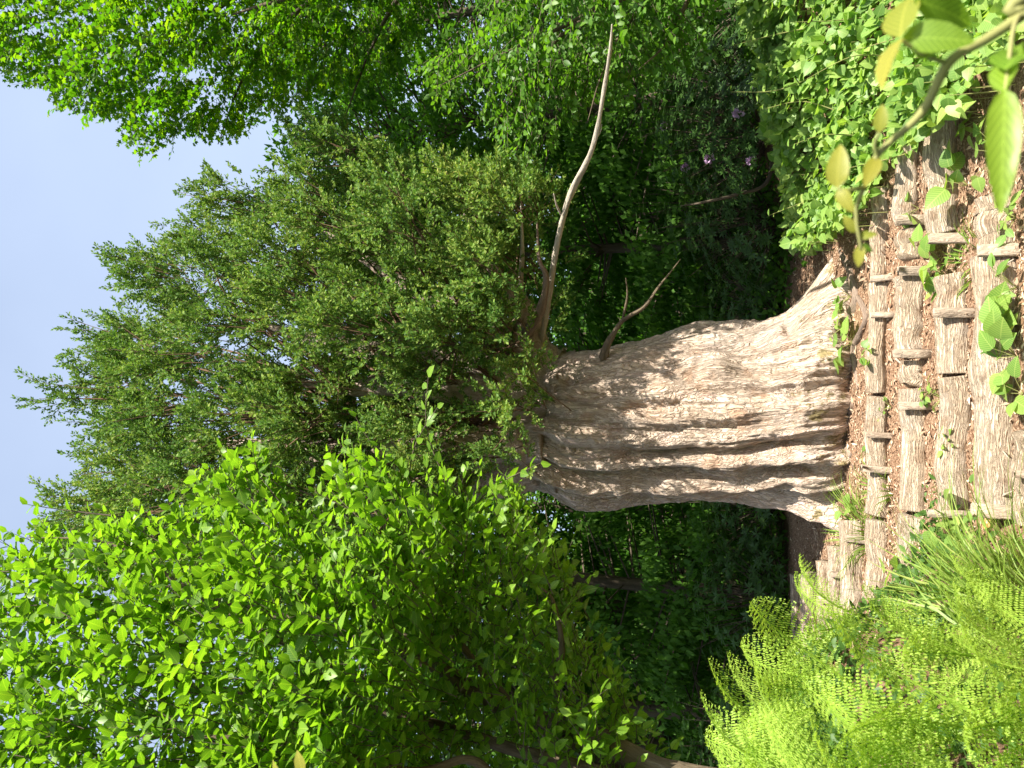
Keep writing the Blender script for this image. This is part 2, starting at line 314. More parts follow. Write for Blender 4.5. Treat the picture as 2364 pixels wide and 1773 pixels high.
def ground_mat():
    m, t, ns, ln = newmat('soil_and_litter')
    g = N(ns, 'NewGeometry'); n1 = N(ns, 'TexNoise'); n1.inputs['Scale'].default_value = 55; n1.inputs['Detail'].default_value = 8; n1.inputs['Roughness'].default_value = .8
    ln.new(g.outputs['Position'], n1.inputs['Vector'])
    r1 = ramp(ns, [(.36, (.07, .038, .022)), (.5, (.24, .14, .085)), (.64, (.50, .36, .24))]); ln.new(n1.outputs[0], r1.inputs[0])
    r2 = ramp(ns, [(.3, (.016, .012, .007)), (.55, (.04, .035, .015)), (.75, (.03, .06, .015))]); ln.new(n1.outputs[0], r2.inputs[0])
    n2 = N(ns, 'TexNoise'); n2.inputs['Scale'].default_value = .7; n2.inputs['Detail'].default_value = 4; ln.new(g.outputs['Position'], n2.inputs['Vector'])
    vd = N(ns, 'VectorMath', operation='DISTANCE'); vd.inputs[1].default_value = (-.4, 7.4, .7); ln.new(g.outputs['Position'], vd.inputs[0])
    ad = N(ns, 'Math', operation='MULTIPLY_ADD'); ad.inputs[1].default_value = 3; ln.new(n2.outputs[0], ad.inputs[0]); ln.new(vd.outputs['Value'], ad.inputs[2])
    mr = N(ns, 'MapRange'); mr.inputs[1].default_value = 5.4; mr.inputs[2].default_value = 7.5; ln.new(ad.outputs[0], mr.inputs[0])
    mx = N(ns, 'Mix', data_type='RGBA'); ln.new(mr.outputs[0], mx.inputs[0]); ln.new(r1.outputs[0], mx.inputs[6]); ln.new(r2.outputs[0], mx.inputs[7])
    p = N(ns, 'BsdfPrincipled'); p.inputs['Roughness'].default_value = .95; p.inputs['Specular IOR Level'].default_value = .1; ln.new(mx.outputs[2], p.inputs['Base Color'])
    b = N(ns, 'Bump'); b.inputs['Distance'].default_value = .03; b.inputs['Strength'].default_value = .8; ln.new(n1.outputs[0], b.inputs['Height']); ln.new(b.outputs[0], p.inputs['Normal'])
    o = N(ns, 'OutputMaterial'); ln.new(p.outputs[0], o.inputs[0]); return m

# ------------------------------------------------------------------ terrain
KY = [-300, 0, 5, 5.75, 6.2, 6.65, 7.1, 7.6, 8.2, 9, 10, 12, 25, 60, 200, 600]
KZ = [-2.0, -1.95, -1.95, -1.90, -1.83, -1.66, -1.49, -1.31, -1.22, -1.12, -1.05, -0.98, -.5, 11, 30, 40]
def G(x, y, bank=1.0):
    x = np.asarray(x, float); y = np.asarray(y, float)
    z = np.interp(y, KY, KZ) + CZ
    z = z + bank * 1.35 * smooth((-.85 - x) / .8) * smooth((y - 1.2) / 1.9) * smooth((7.2 - y) / 2.6)
    z = z + .55 * smooth((x - 1.6) / 1.6) * smooth((y - 6.2) / 1.6) * smooth((16 - y) / 6)
    P = np.stack([x, y, 0 * x], -1)
    return z + .05 * fbm(P * .9, 3) * smooth((np.abs(y) + 2) / 6) + .018 * fbm(P * 5, 3) * smooth((20 - y) / 8)
def ground_hit(px, py, lift=0.0, bank=1.0):       # where a photo direction meets the ground
    d = ray(px, py); t = np.linspace(2.0, 30, 4000)
    P = CAM + d * (t / d[1])[:, None]
    k = np.argmax(P[:, 2] < G(P[:, 0], P[:, 1], bank) + lift)
    return P[k]
gx = np.unique(np.concatenate([np.linspace(-400, -40, 14), np.linspace(-40, -7, 24), np.linspace(-7, 7, 180), np.linspace(7, 40, 24), np.linspace(40, 400, 14)]))
gy = np.unique(np.concatenate([np.linspace(-300, -5, 12), np.linspace(-5, 2.5, 30), np.linspace(2.5, 14, 150), np.linspace(14, 60, 60), np.linspace(60, 600, 24)]))
XX, YY = np.meshgrid(gx, gy); V = np.stack([XX, YY, G(XX, YY)], -1).reshape(-1, 3); nx = len(gx)
i = np.arange(len(gy) - 1)[:, None] * nx; j = np.arange(nx - 1)[None]
q = np.stack([i + j, i + j + 1, i + nx + j + 1, i + nx + j], -1).reshape(-1, 4)
gr = obj('ground', V, q, ground_mat()); gr['kind'] = 'structure'

# ------------------------------------------------------------------ the ancient tree
TB = np.array([-0.3, 9.0, float(G(-.3, 9.0))])
yew = thing('ancient_tree', TB, 'ancient evergreen tree with massive pale fluted trunk and dense feathery crown', 'tree')
rows = [(850, 880, 985), (950, 862, 1000), (1050, 835, 1015), (1120, 808, 1026), (1200, 780, 1052), (1240, 768, 1085), (1300, 760, 1090), (1400, 735, 1078), (1500, 710, 1073), (1600, 700, 1078), (1650, 688, 1080), (1700, 662, 1090), (1750, 612, 1118), (1790, 580, 1140), (1840, 560, 1150), (1900, 545, 1160)]
def zv(v): return CZ + 9.0 * math.tan(PITCH - math.atan((v * S - 1182) / FPX))
rz = [zv(r[0]) for r in rows][::-1]
def xs(v, y): return float(at(v * S, y * S, 9.0)[0])
rR = [xs(r[0], r[1]) for r in rows][::-1]; rL = [xs(r[0], r[2]) for r in rows][::-1]
nth, nz = 440, 500
zz = np.linspace(TB[2] - .55, zv(850), nz)
XR = np.interp(zz, rz, rR); XL = np.interp(zz, rz, rL)
ker = np.hanning(31); ker /= ker.sum()
def sm1(a): return np.convolve(np.pad(a, 15, mode='edge'), ker, 'valid')
XR, XL = sm1(XR), sm1(XL); cx = (XR + XL) / 2; rx = (XR - XL) / 2
ry = np.minimum(rx * .92, 1.05 + .25 * np.maximum(0, rx - 1.1))
th = np.concatenate([np.linspace(-R(108), R(108), 380, endpoint=False), np.linspace(R(108), R(252), 60, endpoint=False)])
TH, ZZ = np.meshgrid(th, zz)
h = ZZ - TB[2]
flow = .16 * np.sin(1.1 * h + .6) + .22 * np.exp(-h / .45) * np.sin(TH * 2 + .7)       # the grain swings as it climbs
T2 = TH + flow * .6
c3 = np.stack([np.sin(T2), -np.cos(T2)], -1)
def cyl(k, kz, off=0.0): return np.stack([c3[..., 0] * k + off, c3[..., 1] * k + off, ZZ * kz + off], -1)
disp = np.zeros_like(TH)
for a, dep, wd, z0, z1 in ((-12, .12, .09, .1, 4.6), (-29, .14, .09, 0, 5), (-44, .12, .08, .2, 4.5), (-60, .12, .1, 0, 5), (2, .07, .07, .5, 3.2), (22, .075, .09, .2, 4), (12, .05, .05, 1.0, 2.6), (34, .06, .07, .8, 4), (-20, .06, .05, .3, 4), (52, .07, .12, 0, 2.2), (75, .08, .14, 0, 3), (100, .1, .15, 0, 5), (140, .12, .15, 0, 5), (-100, .12, .15, 0, 5), (180, .12, .15, 0, 5)):
    dd = (T2 - R(a) + .13 * fbm(np.stack([ZZ * .8 + a, 0 * ZZ, 0 * ZZ + a], -1), 2) + np.pi) % (2 * np.pi) - np.pi
    disp -= dep * np.exp(-(dd / wd) ** 2) * smooth((h - z0 + .25) / .5) * smooth((z1 - h + .4) / .8)
wx = .35 * fbm(cyl(2.2, .9), 3)
disp += .085 * fbm(cyl(2.2, .6, 3.1), 3)
disp += .045 * ridged(np.stack([c3[..., 0] * 4 + wx, c3[..., 1] * 4 + wx, ZZ * .4], -1), 2)
disp += .020 * ridged(np.stack([c3[..., 0] * 13 + 2.5 * wx, c3[..., 1] * 13 - 2 * wx, ZZ * 1.0 + wx], -1), 2)
disp += .016 * ridged(cyl(1.9, 2.6, 7.7) + 1.3 * wx[..., None], 2) * smooth((h - .2) / 1)      # creases that run round the trunk
disp += .013 * ridged(np.stack([c3[..., 0] * 34 + 5 * wx, c3[..., 1] * 34 + 5 * wx, ZZ * 3.2], -1), 2)
for a, zb, s, amp in ((-38, 3.0, .22, .13), (30, 1.1, .16, .10), (46, .45, .2, .14), (8, 2.55, .13, .05), (-5, 2.0, .12, .05), (33, 2.8, .12, .06)):                # burls
    dd = (TH - R(a)); disp += amp * np.exp(-((dd * 1.05) ** 2 + ((h - zb) / 1.2) ** 2) / s ** 2)
for a, zb, s, amp in ((12, 3.05, .06, .16), (36, 2.72, .085, .15), (47, .42, .07, .14), (8, 2.42, .06, .05)):                   # knot holes
    dd = (TH - R(a)); disp -= amp * np.exp(-((dd * 1.05) ** 2 + ((h - zb) / 1.0) ** 2) / s ** 2)
disp += .0075 * ridged(np.stack([c3[..., 0] * 12 + 3 * wx, c3[..., 1] * 12 + 3 * wx, ZZ * 9 + 2 * wx], -1), 2)
disp += .022 * fbm(cyl(5, 4.5, 2.2), 2) * smooth((1.6 - h) / 1.2)
rootw = np.exp(-np.maximum(h, -.2) / .33)
for a, amp, wd in ((-68, .34, .13), (-46, .08, .09), (-30, .15, .10), (-12, .07, .10), (0, .12, .11), (24, .17, .13), (40, .10, .08), (52, .34, .16), (64, .10, .08), (74, .42, .12), (110, .4, .2), (150, .4, .2), (-110, .4, .2), (-150, .4, .2)):
    dd = (TH + .25 * flow - R(a) + np.pi) % (2 * np.pi) - np.pi; disp += rootw * amp * (np.exp(-(dd / wd) ** 2) - .08)
rr = np.stack([np.sin(TH) * (rx[:, None] + disp), -np.cos(TH) * (ry[:, None] + disp)], -1)
V = np.stack([cx[:, None] + rr[..., 0], TB[1] + .12 * np.sin(.5 * h) + rr[..., 1], ZZ], -1)
A = np.stack([c3[..., 0] * 7 + 2.2 * wx, c3[..., 1] * 7 + 2.2 * wx, ZZ * 1.25 + .5 * wx], -1)
ii = np.arange(nz - 1)[:, None] * nth; jj = np.arange(nth)[None]; j2 = (jj + 1) % nth
q = np.stack([ii + jj, ii + j2, ii + nth + j2, ii + nth + jj], -1).reshape(-1, 4)
obj('trunk', V.reshape(-1, 3), q, M['bark'], yew, attr=A.reshape(-1, 3))
def limb(name, pts, radii, mat='limb', n=10, rough=.25, label=None, parent=None, seg=None, stretch=.12):
    v, f, a = tube(pts, radii, n, seg or len(pts) * 8, rough, 4.0, stretch=stretch)
    o = obj(name, v, f, M[mat], parent or yew, attr=a)
    if label: o['label'] = label
    return o
# surface roots that creep over the ground in front of the trunk
for pts, r in (([(1835, 985), (1815, 930), (1838, 880), (1822, 830), (1845, 780)], (.03, .04, .03, .04, .02)), ([(1850, 840), (1840, 760), (1868, 690), (1850, 640)], (.03, .05, .035, .02)), ([(1800, 1060), (1818, 1000), (1840, 1010)], (.035, .03, .02)), ([(1815, 700), (1842, 650), (1835, 590), (1812, 540)], (.05, .045, .055, .03))):
    P = [ground_hit(x * S, y * S, .02) + np.array([0, 0, -.02 + .02 * rng.normal()]) for x, y in pts]
    limb('root', P, r, 'limb', 10, .5)
# upright limbs hidden in the crown, then dead limbs
head = a2(1150, 930, 9.0)
for (x0, y0, Y0), (x1, y1, Y1), (x2, y2, Y2), r in (((1150, 900, 8.9), (980, 880, 8.9), (650, 900, 9.0), .30), ((1150, 990, 9.0), (1000, 1040, 9.0), (560, 1120, 9.2), .28), ((1160, 850, 8.8), (960, 780, 8.6), (560, 700, 8.5), .26), ((1190, 810, 8.9), (1080, 720, 8.9), (700, 500, 9.0), .22), ((1180, 800, 8.9), (1130, 680, 8.8), (1000, 450, 8.8), .16), ((1120, 930, 9.2), (900, 950, 9.6), (400, 950, 9.8), .28), ((1130, 870, 8.6), (900, 830, 8.2), (600, 820, 8.0), .17), ((1120, 960, 8.6), (940, 960, 8.2), (500, 1000, 8.1), .18)):
    limb('limb', [a2(x0 + 60, y0, Y0), a2(x0, y0, Y0), a2(x1, y1, Y1), a2((x1 + x2) / 2, (y1 + y2) / 2 + 15, (Y1 + Y2) / 2), a2(x2, y2, Y2)], (r * 1.35, r * 1.3, r * .95, r * .45, .03), 'bark', 16, .3, seg=60)
dl = limb('dead_limb', [a2(1170, 740, 8.8), a2(1190, 610, 8.3), a2(1212, 490, 7.9), a2(1235, 415, 7.6), a2(1280, 320, 7.2), a2(1305, 200, 6.9), a2(1318, 110, 6.7), a2(1322, 52, 6.6)], (.032, .032, .031, .028, .025, .021, .015, .006), 'deadwood', 12, .38, 'long bare bleached dead limb reaching out past the foliage', seg=90)
limb('side_twig', [a2(1216, 470, 7.85), a2(1203, 445, 7.7), a2(1196, 418, 7.6)], (.016, .010, .005), 'deadwood', 6, parent=dl)
limb('side_twig', [a2(1287, 300, 7.15), a2(1297, 285, 7.1), a2(1300, 268, 7.05)], (.009, .006, .003), 'deadwood', 6, parent=dl)
dl = limb('dead_limb', [a2(1300, 790, 8.6), a2(1312, 745, 8.5), a2(1338, 700, 8.4), a2(1358, 683, 8.35), a2(1392, 662, 8.3), a2(1425, 618, 8.3), a2(1470, 560, 8.5)], (.05, .034, .024, .020, .012, .004), 'mossy_stem', 10, .45, 'short forked grey dead limb low on the trunk', seg=50)
limb('side_twig', [a2(1345, 690, 8.4), a2(1355, 640, 8.2), a2(1352, 600, 8.1)], (.016, .01, .004), 'mossy_stem', 8, parent=dl)
limb('dead_limb', [a2(1140, 720, 8.6), a2(1170, 660, 8.2), a2(1180, 600, 8.0), a2(1165, 560, 7.9), a2(1160, 480, 7.8)], (.07, .05, .035, .02, .008), 'limb', 8)
limb('dead_limb', [a2(1120, 690, 8.6), a2(1125, 600, 8.2), a2(1128, 520, 8.0), a2(1125, 440, 7.9)], (.05, .03, .02, .008), 'deadwood', 8)

class Sil:      # a crown outline; the crown swells towards and away from the viewer like a rounded volume
    def __init__(s, pts): s.p = np.array(pts, float) * S
    def inside(s, q):
        x, y = q[:, 0], q[:, 1]; c = np.zeros(len(q), bool); n = len(s.p)
        for k in range(n):
            (x1, y1), (x2, y2) = s.p[k], s.p[(k + 1) % n]
            if y1 == y2: continue
            c ^= ((y1 > y) != (y2 > y)) & (x < (x2 - x1) * (y - y1) / (y2 - y1) + x1)
        return c
    def edge(s, q):
        d = np.full(len(q), 1e9); n = len(s.p)
        for k in range(n):
            a, b = s.p[k], s.p[(k + 1) % n]; ab = b - a
            t = np.clip(((q - a) @ ab) / (ab @ ab), 0, 1); d = np.minimum(d, np.linalg.norm(q - a - t[:, None] * ab, axis=1))
        return d
    def sample(s, n, Yc, tmax, D, fill=.45, back=.4, margin=0, mask=None):
        lo, hi = s.p.min(0), s.p.max(0); out = np.zeros((0, 2))
        while len(out) < n:
            q = lo + rng.random((n * 3, 2)) * (hi - lo); q = q[s.inside(q)]
            if margin: q = q[s.edge(q) > margin]
            if mask is not None: q = q[mask(q)]
            out = np.vstack([out, q])
        q = out[:n]; e = np.clip(s.edge(q) / D, 0, 1); t = tmax * np.sqrt(1 - (1 - e) ** 2)
        depth = 1 - fill * rng.random(n) ** 1.5
        sg = np.where(rng.random(n) < back, 1, -1)
        Y0 = Yc(q) if callable(Yc) else Yc
        return at(q[:, 0], q[:, 1], Y0 + sg * depth * t), e, sg

ysil = Sil([(150, 1090), (195, 1020), (205, 960), (255, 920), (175, 880), (170, 800), (230, 740), (280, 660), (285, 590), (315, 560), (375, 530), (410, 470), (470, 440), (530, 405), (590, 420), (640, 390), (670, 340), (700, 280), (750, 265), (800, 310), (900, 330), (980, 345), (1060, 350), (1140, 365), (1170, 430), (1185, 500), (1180, 600), (1200, 690), (1205, 760), (1150, 800), (1085, 855), (1010, 910), (1000, 1030), (1010, 1100), (900, 1250), (700, 1350), (450, 1350), (250, 1250), (130, 1170)])
yholes = np.array([(905, 755, 22), (700, 620, 20), (650, 480, 16), (1010, 300, 60), (1090, 320, 50), (310, 850, 22), (640, 330, 30), (860, 470, 18), (790, 690, 14), (560, 560, 12), (970, 620, 16), (450, 790, 12), (1200, 330, 40)]) * S
def yew_spray(base, d, shoots, L):
    pass
def ymask(q):
    k = np.ones(len(q), bool)
    for a, b, r in yholes: k &= np.hypot(q[:, 0] - a, q[:, 1] - b) > r
    return k
cand, ec, _ = ysil.sample(1500, 9.0, 1.75, 330, .5, .35, 42, ymask)
ctr = []
for c in cand:
    if all(np.linalg.norm(c - o_) > .62 for o_ in ctr): ctr.append(c)
ctr = np.array(ctr); NB = len(ctr); brad = rng.uniform(.30, .52, NB); oc = unit(unit(ctr - head - np.array([0, 0, .3])) + np.array([0, -.15, .35]))
per = 9; NP = NB * per
un = unit(rng.normal(size=(NB, per, 3)) + 1.15 * oc[:, None]); pb = (ctr[:, None] + un * (brad[:, None] * rng.uniform(.55, 1.0, (NB, per)))[..., None]).reshape(-1, 3)
d = unit(un.reshape(-1, 3) * .9 + np.repeat(oc, per, 0) * .6 + np.array([0, 0, .45]) + .3 * rnd3(NP))
qx, qy, _ = project(pb); e = ysil.edge(np.stack([qx, qy], -1)) / 330
pin, _, _ = ysil.sample(110, 9.0, 1.2, 330, .7, .45, 60, ymask)
low_ = Sil([(960, 1060), (960, 820), (1080, 790), (1190, 790), (1200, 850), (1150, 930), (1140, 1010), (1090, 1070)]); pin = np.vstack([pin, low_.sample(26, 7.85, .55, 120, 1.0, .5)[0]]); pb = np.vstack([pb, pin]); d = np.vstack([d, unit(unit(pin - head) + .6 * rnd3(len(pin)) + np.array([0, 0, .4]))]); e = np.concatenate([e, np.ones(len(pin))]); NP = len(pb)
pl = rng.uniform(.26, .52, NP); lead = (e < .16) & (pb[:, 2] > CZ + 3.2) & (rng.random(NP) < .45); pl[lead] *= 1.45; d[lead] = unit(d[lead] + np.array([0, 0, .7]))
k = 6
t = np.tile((np.arange(k) + .5) / k, (NP, 1)) ; lat = rng.normal(size=(NP, k, 3)) * (.12 * (1.15 - t))[..., None]
sp0 = pb[:, None] + d[:, None] * (t * pl[:, None] - .25)[..., None] + lat
sd = unit(d[:, None] + lat * 3.2 + .3 * rng.normal(size=(NP, k, 3)))
sp0, sd = sp0.reshape(-1, 3), sd.reshape(-1, 3); ns_ = len(sp0)
px, py, _ = project(sp0); keep = (px > -150) & (px < 2500) & (py > -200) & (py < 1950); sp0, sd = sp0[keep], sd[keep]; ns_ = len(sp0)
m = 7; tt = np.tile(np.linspace(.05, 1, m), (ns_, 1)); ln_ = rng.uniform(.16, .28, ns_)
side = unit(np.cross(sd, rnd3(ns_)))
sgn = np.where(np.arange(m) % 2 == 0, 1, -1)[None, :]; sgn = np.where(np.arange(m)[None] == m - 1, 0, sgn)
ax = unit(sd[:, None] + .85 * sgn[..., None] * side[:, None] + .25 * rng.normal(size=(ns_, m, 3)))
sp = sp0[:, None] + sd[:, None] * (tt * ln_[:, None])[..., None]
sz = rng.uniform(.088, .13, (ns_, m))
v, f, u = scatter(SHOOT, sp.reshape(-1, 3), ax.reshape(-1, 3), rnd3(ns_ * m), sz.ravel())
o = obj('foliage', v, f, M['yew'], yew, smooth_=False); o['kind'] = 'stuff'
tw = prisms(sp0, sp0 + sd * ln_[:, None], .004, .002); t2 = prisms(pb - d * .45, pb + d * pl[:, None] * .5, .008, .003)
bz = rng.integers(0, 8, NP); hub = head + np.array([[0, 0, .25]]) * bz[:, None] + rng.normal(size=(NP, 3)) * .25
sel = rng.random(NP) < .09; mid_ = (hub * .35 + pb * .65) + np.array([0, 0, -.15])
t3 = prisms(hub[sel], mid_[sel], .03, .018); t4 = prisms(mid_[sel], pb[sel] - d[sel] * .4, .018, .010)
v, f, a = join([tw, t2, t3, t4]); o = obj('twigs', v, f, M['brown_twig'], yew); o['kind'] = 'stuff'

# ------------------------------------------------------------------ broadleaf trees near the viewer
def leafy_twigs(pos, dirs, nleaf, L, leaf, up=.9, sun=.5, jit=.45, droop=.12):
    n = len(pos); t = np.linspace(.12, 1, nleaf)[None]; Ls = rng.uniform(*L, n)
    nrm = unit(np.array([0, 0, up]) + sun * SUN + jit * rng.normal(size=(n, 3)))
    side = unit(np.cross(dirs, nrm)); p = pos[:, None] + dirs[:, None] * (t * Ls[:, None])[..., None] - np.array([0, 0, 1.0]) * (droop * (t * Ls[:, None]) ** 2)[..., None]
    s = np.where(np.arange(nleaf) % 2 == 0, 1, -1)[None, :] * np.where(np.arange(nleaf) == nleaf - 1, 0.05, 1.0)[None]
    axis = unit(dirs[:, None] * .75 + side[:, None] * s[..., None] * .9 + .3 * rng.normal(size=(n, nleaf, 3)) + np.array([0, 0, -.15]))
    nn = unit(nrm[:, None] + .38 * rng.normal(size=(n, nleaf, 3)))
    size = rng.uniform(*leaf, (n, nleaf)) * np.where(t > .9, .8, 1)
    return p.reshape(-1, 3), axis.reshape(-1, 3), nn.reshape(-1, 3), size.ravel(), prisms(pos, pos + dirs * Ls[:, None] - np.array([0, 0, 1.]) * (droop * Ls ** 2)[:, None], .004, .0015)
def split_leaves(root, tpl, mat, p, ax, nn, sz, count, low=None):
    px, py, dep = project(p); ok = (px > 10) & (px < 2354) & (py > 10) & (py < 1763)
    score = np.where(ok, sz / dep * (.6 + .4 * rng.random(len(p))), 0)
    pick = np.argsort(-score)[:count]; rest = np.ones(len(p), bool); rest[pick] = False
    v, f, u = scatter(low or tpl, p[rest], ax[rest], nn[rest], sz[rest])
    o = obj('foliage', v, f, mat, root, uv=u); o['kind'] = 'stuff'
    me = mesh('leaf', tpl[0], tpl[1], uv=tpl[2], mats=(mat,)); Ms = frames(ax[pick], nn[pick])
    for i_, k_ in enumerate(pick): put('leaf', me, root, Ms[i_], p[k_], sz[k_])

# left tree
lt = thing('broadleaf_tree', (-2.6, 4.8, float(G(-2.6, 4.8))), 'leafy tree with several slanting stems and large bright oval leaves above the ferns', 'tree')
for pts, r in (([(1560, 1700, 4.8), (1420, 1665, 4.9), (1250, 1580, 5.0), (1090, 1530, 5.1), (900, 1420, 5.1), (600, 1330, 5.1), (300, 1250, 5.1)], (.10, .09, .075, .06, .045, .03, .008)),
               ([(1480, 1720, 4.8), (1340, 1680, 4.8), (1180, 1640, 4.8), (1020, 1590, 4.8), (850, 1540, 4.7), (560, 1500, 4.7), (200, 1450, 4.6)], (.07, .05, .042, .038, .03, .02, .006)),
               ([(1400, 1700, 4.9), (1160, 1570, 5.4), (1000, 1400, 5.5), (870, 1200, 5.5), (760, 1020, 5.5)], (.05, .04, .03, .02, .005)),
               ([(1080, 1690, 4.5), (1010, 1640, 4.4), (880, 1665, 4.2), (600, 1600, 4.0), (250, 1590, 3.8)], (.03, .028, .022, .015, .005)),
               ([(1250, 1580, 5.0), (1200, 1480, 4.9), (1215, 1400, 4.8), (1195, 1300, 4.8), (1170, 1270, 4.7)], (.03, .026, .02, .014, .004)),
               ([(1010, 1500, 5.0), (800, 1300, 5.1), (640, 1150, 5.1), (520, 1020, 5.1)], (.03, .022, .014, .004)),
               ([(800, 1480, 4.7), (500, 1330, 4.7), (250, 1180, 4.8), (60, 1160, 4.8)], (.025, .018, .01, .004))):
    limb('stem' if pts[0][0] > 1300 else 'branch', [a2(*p) for p in pts], r, 'mossy_stem', 9, .2, parent=lt, seg=60)
# the foot of the clump, out of the picture on the left, joins the stems to the ground
limb('stem', [np.array([-2.65, 4.8, float(G(-2.65, 4.8)) - .1]), np.array([-2.55, 4.8, 1.8]), a2(1560, 1700, 4.8)], (.15, .12, .10), 'mossy_stem', 10, .2, parent=lt)
limb('stem', [np.array([-2.8, 4.75, float(G(-2.8, 4.75)) - .1]), np.array([-2.7, 4.8, 1.9]), a2(1480, 1720, 4.8)], (.10, .08, .07), 'mossy_stem', 10, .2, parent=lt)
lsil = Sil([(-250, 1190), (0, 1200), (40, 1170), (110, 1150), (190, 1160), (280, 1115), (380, 1130), (470, 1040), (520, 1020), (560, 985), (600, 1040), (640, 1120), (700, 1080), (760, 955), (800, 985), (850, 1010), (900, 1070), (960, 1040), (1000, 1100), (1010, 1200), (980, 1330), (960, 1460), (900, 1640), (900, 1850), (-250, 1850)])
lK = a2(1350, 1600, 5.1)
NT = 2100
pb, e, sg = lsil.sample(NT, lambda q: 5.2 - .0009 * np.maximum(q[:, 1] - 1100, 0), 1.0, 260, .7, .4)
d = unit(unit(pb - lK) + .5 * rnd3(NT) + np.array([.25, -.05, -.05]))
p1 = leafy_twigs(pb - d * .2, d, 8, (.26, .46), (.06, .125), .65, .6)
lsil2 = Sil([(800, 1300), (900, 1130), (1060, 1040), (1110, 1040), (1150, 1150), (1240, 1210), (1260, 1330), (1300, 1430), (1380, 1530), (1440, 1650), (1400, 1850), (800, 1850)])
N2 = 950
pb2, e2, sg2 = lsil2.sample(N2, 5.3, .8, 200, .8, .5)
d2 = unit(unit(pb2 - lK) * .3 + .6 * rnd3(N2) + np.array([.5, -.1, -.1]))
p2 = leafy_twigs(pb2 - d2 * .2, d2, 7, (.25, .42), (.065, .11), .8, .3)
# a few arching tips in front of the old trunk
tips = [((1000, 1090), (925, 815)), ((960, 1080), (760, 885)), ((1020, 1120), (1168, 1000)), ((900, 1100), (945, 880)), ((1060, 1150), (1010, 1010)), ((700, 1080), (480, 965)), ((640, 1120), (545, 935)), ((1180, 1330), (1250, 1240)), ((1200, 1420), (1165, 1290)), ((1000, 1640), (970, 1570)), ((1100, 1330), (1090, 1170)), ((300, 1120), (60, 1090))]
tp = [[], [], [], []]; tt_ = []
for (xa, ya), (xb, yb) in tips:
    A0, B0 = a2(xa, ya, 5.2), a2(xb, yb, 5.0); n_ = 13; t = np.linspace(0, 1, n_); pts = A0 + (B0 - A0) * t[:, None] + np.array([0, 0, .12]) * np.sin(t * np.pi)[:, None]
    dr = unit(B0 - A0); nm = unit(np.array([0, -.5, .9]) + .3 * rng.normal(size=3)); sd_ = unit(np.cross(dr, nm))
    s = np.where(np.arange(n_) % 2 == 0, 1, -1)[:, None]
    tp[0].append(pts); tp[1].append(unit(dr * .8 + sd_ * s * .8 + .2 * rng.normal(size=(n_, 3)))); tp[2].append(unit(nm + .4 * rng.normal(size=(n_, 3)))); tp[3].append(rng.uniform(.07, .11, n_))
    tt_.append(tube(pts[[0, 4, 8, 12]], (.008, .006, .004, .002), 5, 16))
P_ = [np.concatenate([p1[i_], p2[i_], np.concatenate(tp[i_])]) for i_ in range(4)]
split_leaves(lt, LEAF_ROUND, M['left'], *P_, 300, ROUND_MID)
v, f, a = join([p1[4], p2[4]] + [x for x in tt_]); o = obj('twigs', v, f, M['stem'], lt); o['kind'] = 'stuff'
# young yellowish leaves on a low shoot of the same tree, close to the viewer
me = mesh('leaf', LEAF[0], LEAF[1], uv=LEAF[2], mats=(M['yellow'],))
lo = [(505, 1690, 1.7, -.9, .2), (470, 1672, 1.7, -.8, .5), (655, 1640, 1.7, -.9, -.1), (610, 1655, 1.75, -.8, .4), (690, 1690, 1.7, -.7, .2)]
for x, y, Y, a, b in lo:
    ax_ = unit(np.array([[.6, .0, .5 * b + .3]])); put('leaf', me, lt, frames(ax_, np.array([[.2, -.9, .4]]) + .3 * rng.normal(size=(1, 3)))[0], a2(x, y + 30, Y), .055)
limb('branch', [a2(900, 1900, 3.0), a2(720, 1780, 2.0), a2(600, 1690, 1.72), a2(480, 1700, 1.7)], (.02, .012, .006, .002), 'mossy_stem', 6, .1, parent=lt)

# maple on the right
mt = thing('maple_tree', (6.3, 9.8, float(G(6.3, 9.8))), 'tall maple with lobed leaves hanging into the open sky', 'tree')
limb('trunk', [np.array([6.3, 9.8, float(G(6.3, 9.8)) - .2]), np.array([6.5, 10.2, 3.5]), np.array([6.6, 10.4, 6.5]), np.array([6.6, 10.4, 9.5]), np.array([6.4, 10.2, 12])], (.3, .24, .18, .1, .03), 'stem', 12, .2, parent=mt, seg=50)
for pts in ([(6.6, 10.4, 6.0), (5.2, 9.3, 7.2), (4.2, 9.0, 8.0), (3.2, 8.9, 8.4)], [(6.6, 10.4, 5.2), (5.2, 9.4, 5.9), (4.4, 9.2, 6.3), (3.4, 9.0, 6.6)], [(6.6, 10.4, 8), (4.9, 9.3, 9.4), (4.3, 9.2, 10.6)], [(6.6, 10.4, 4.4), (5.2, 9.3, 4.9), (4.4, 9.0, 5.1)]):
    limb('branch', [np.array(p) for p in pts], (.06, .035, .02, .006), 'stem', 8, .15, parent=mt, seg=30)
msil = Sil([(-400, -300), (-400, 60), (-150, 110), (0, 130), (50, 180), (105, 175), (125, 225), (215, 245), (265, 235), (270, 290), (340, 315), (395, 275), (430, 280), (490, 290), (540, 280), (550, 250), (530, 230), (600, 225), (650, 215), (690, 180), (770, 165), (850, 130), (900, 60), (950, -60), (950, -300)])
NM = 4200
def mmask(q):
    k = np.ones(len(q), bool)
    for a, b, r in ((340, 45, 16), (440, 150, 22), (470, 190, 16), (395, 165, 13), (150, 40, 14), (560, 240, 14), (100, 10, 14), (330, 250, 10)): k &= np.hypot(q[:, 0] - a * S, q[:, 1] - b * S) > r * S
    return k
pb, e, sg = msil.sample(NM, lambda q: 9.3 - .0 * q[:, 0], 1.9, 330, .75, .45, 0, mmask)
d = unit(unit(pb - np.array([6.0, 9.8, 6.0])) + .45 * rnd3(NM) + np.array([-.2, 0, -.1]))
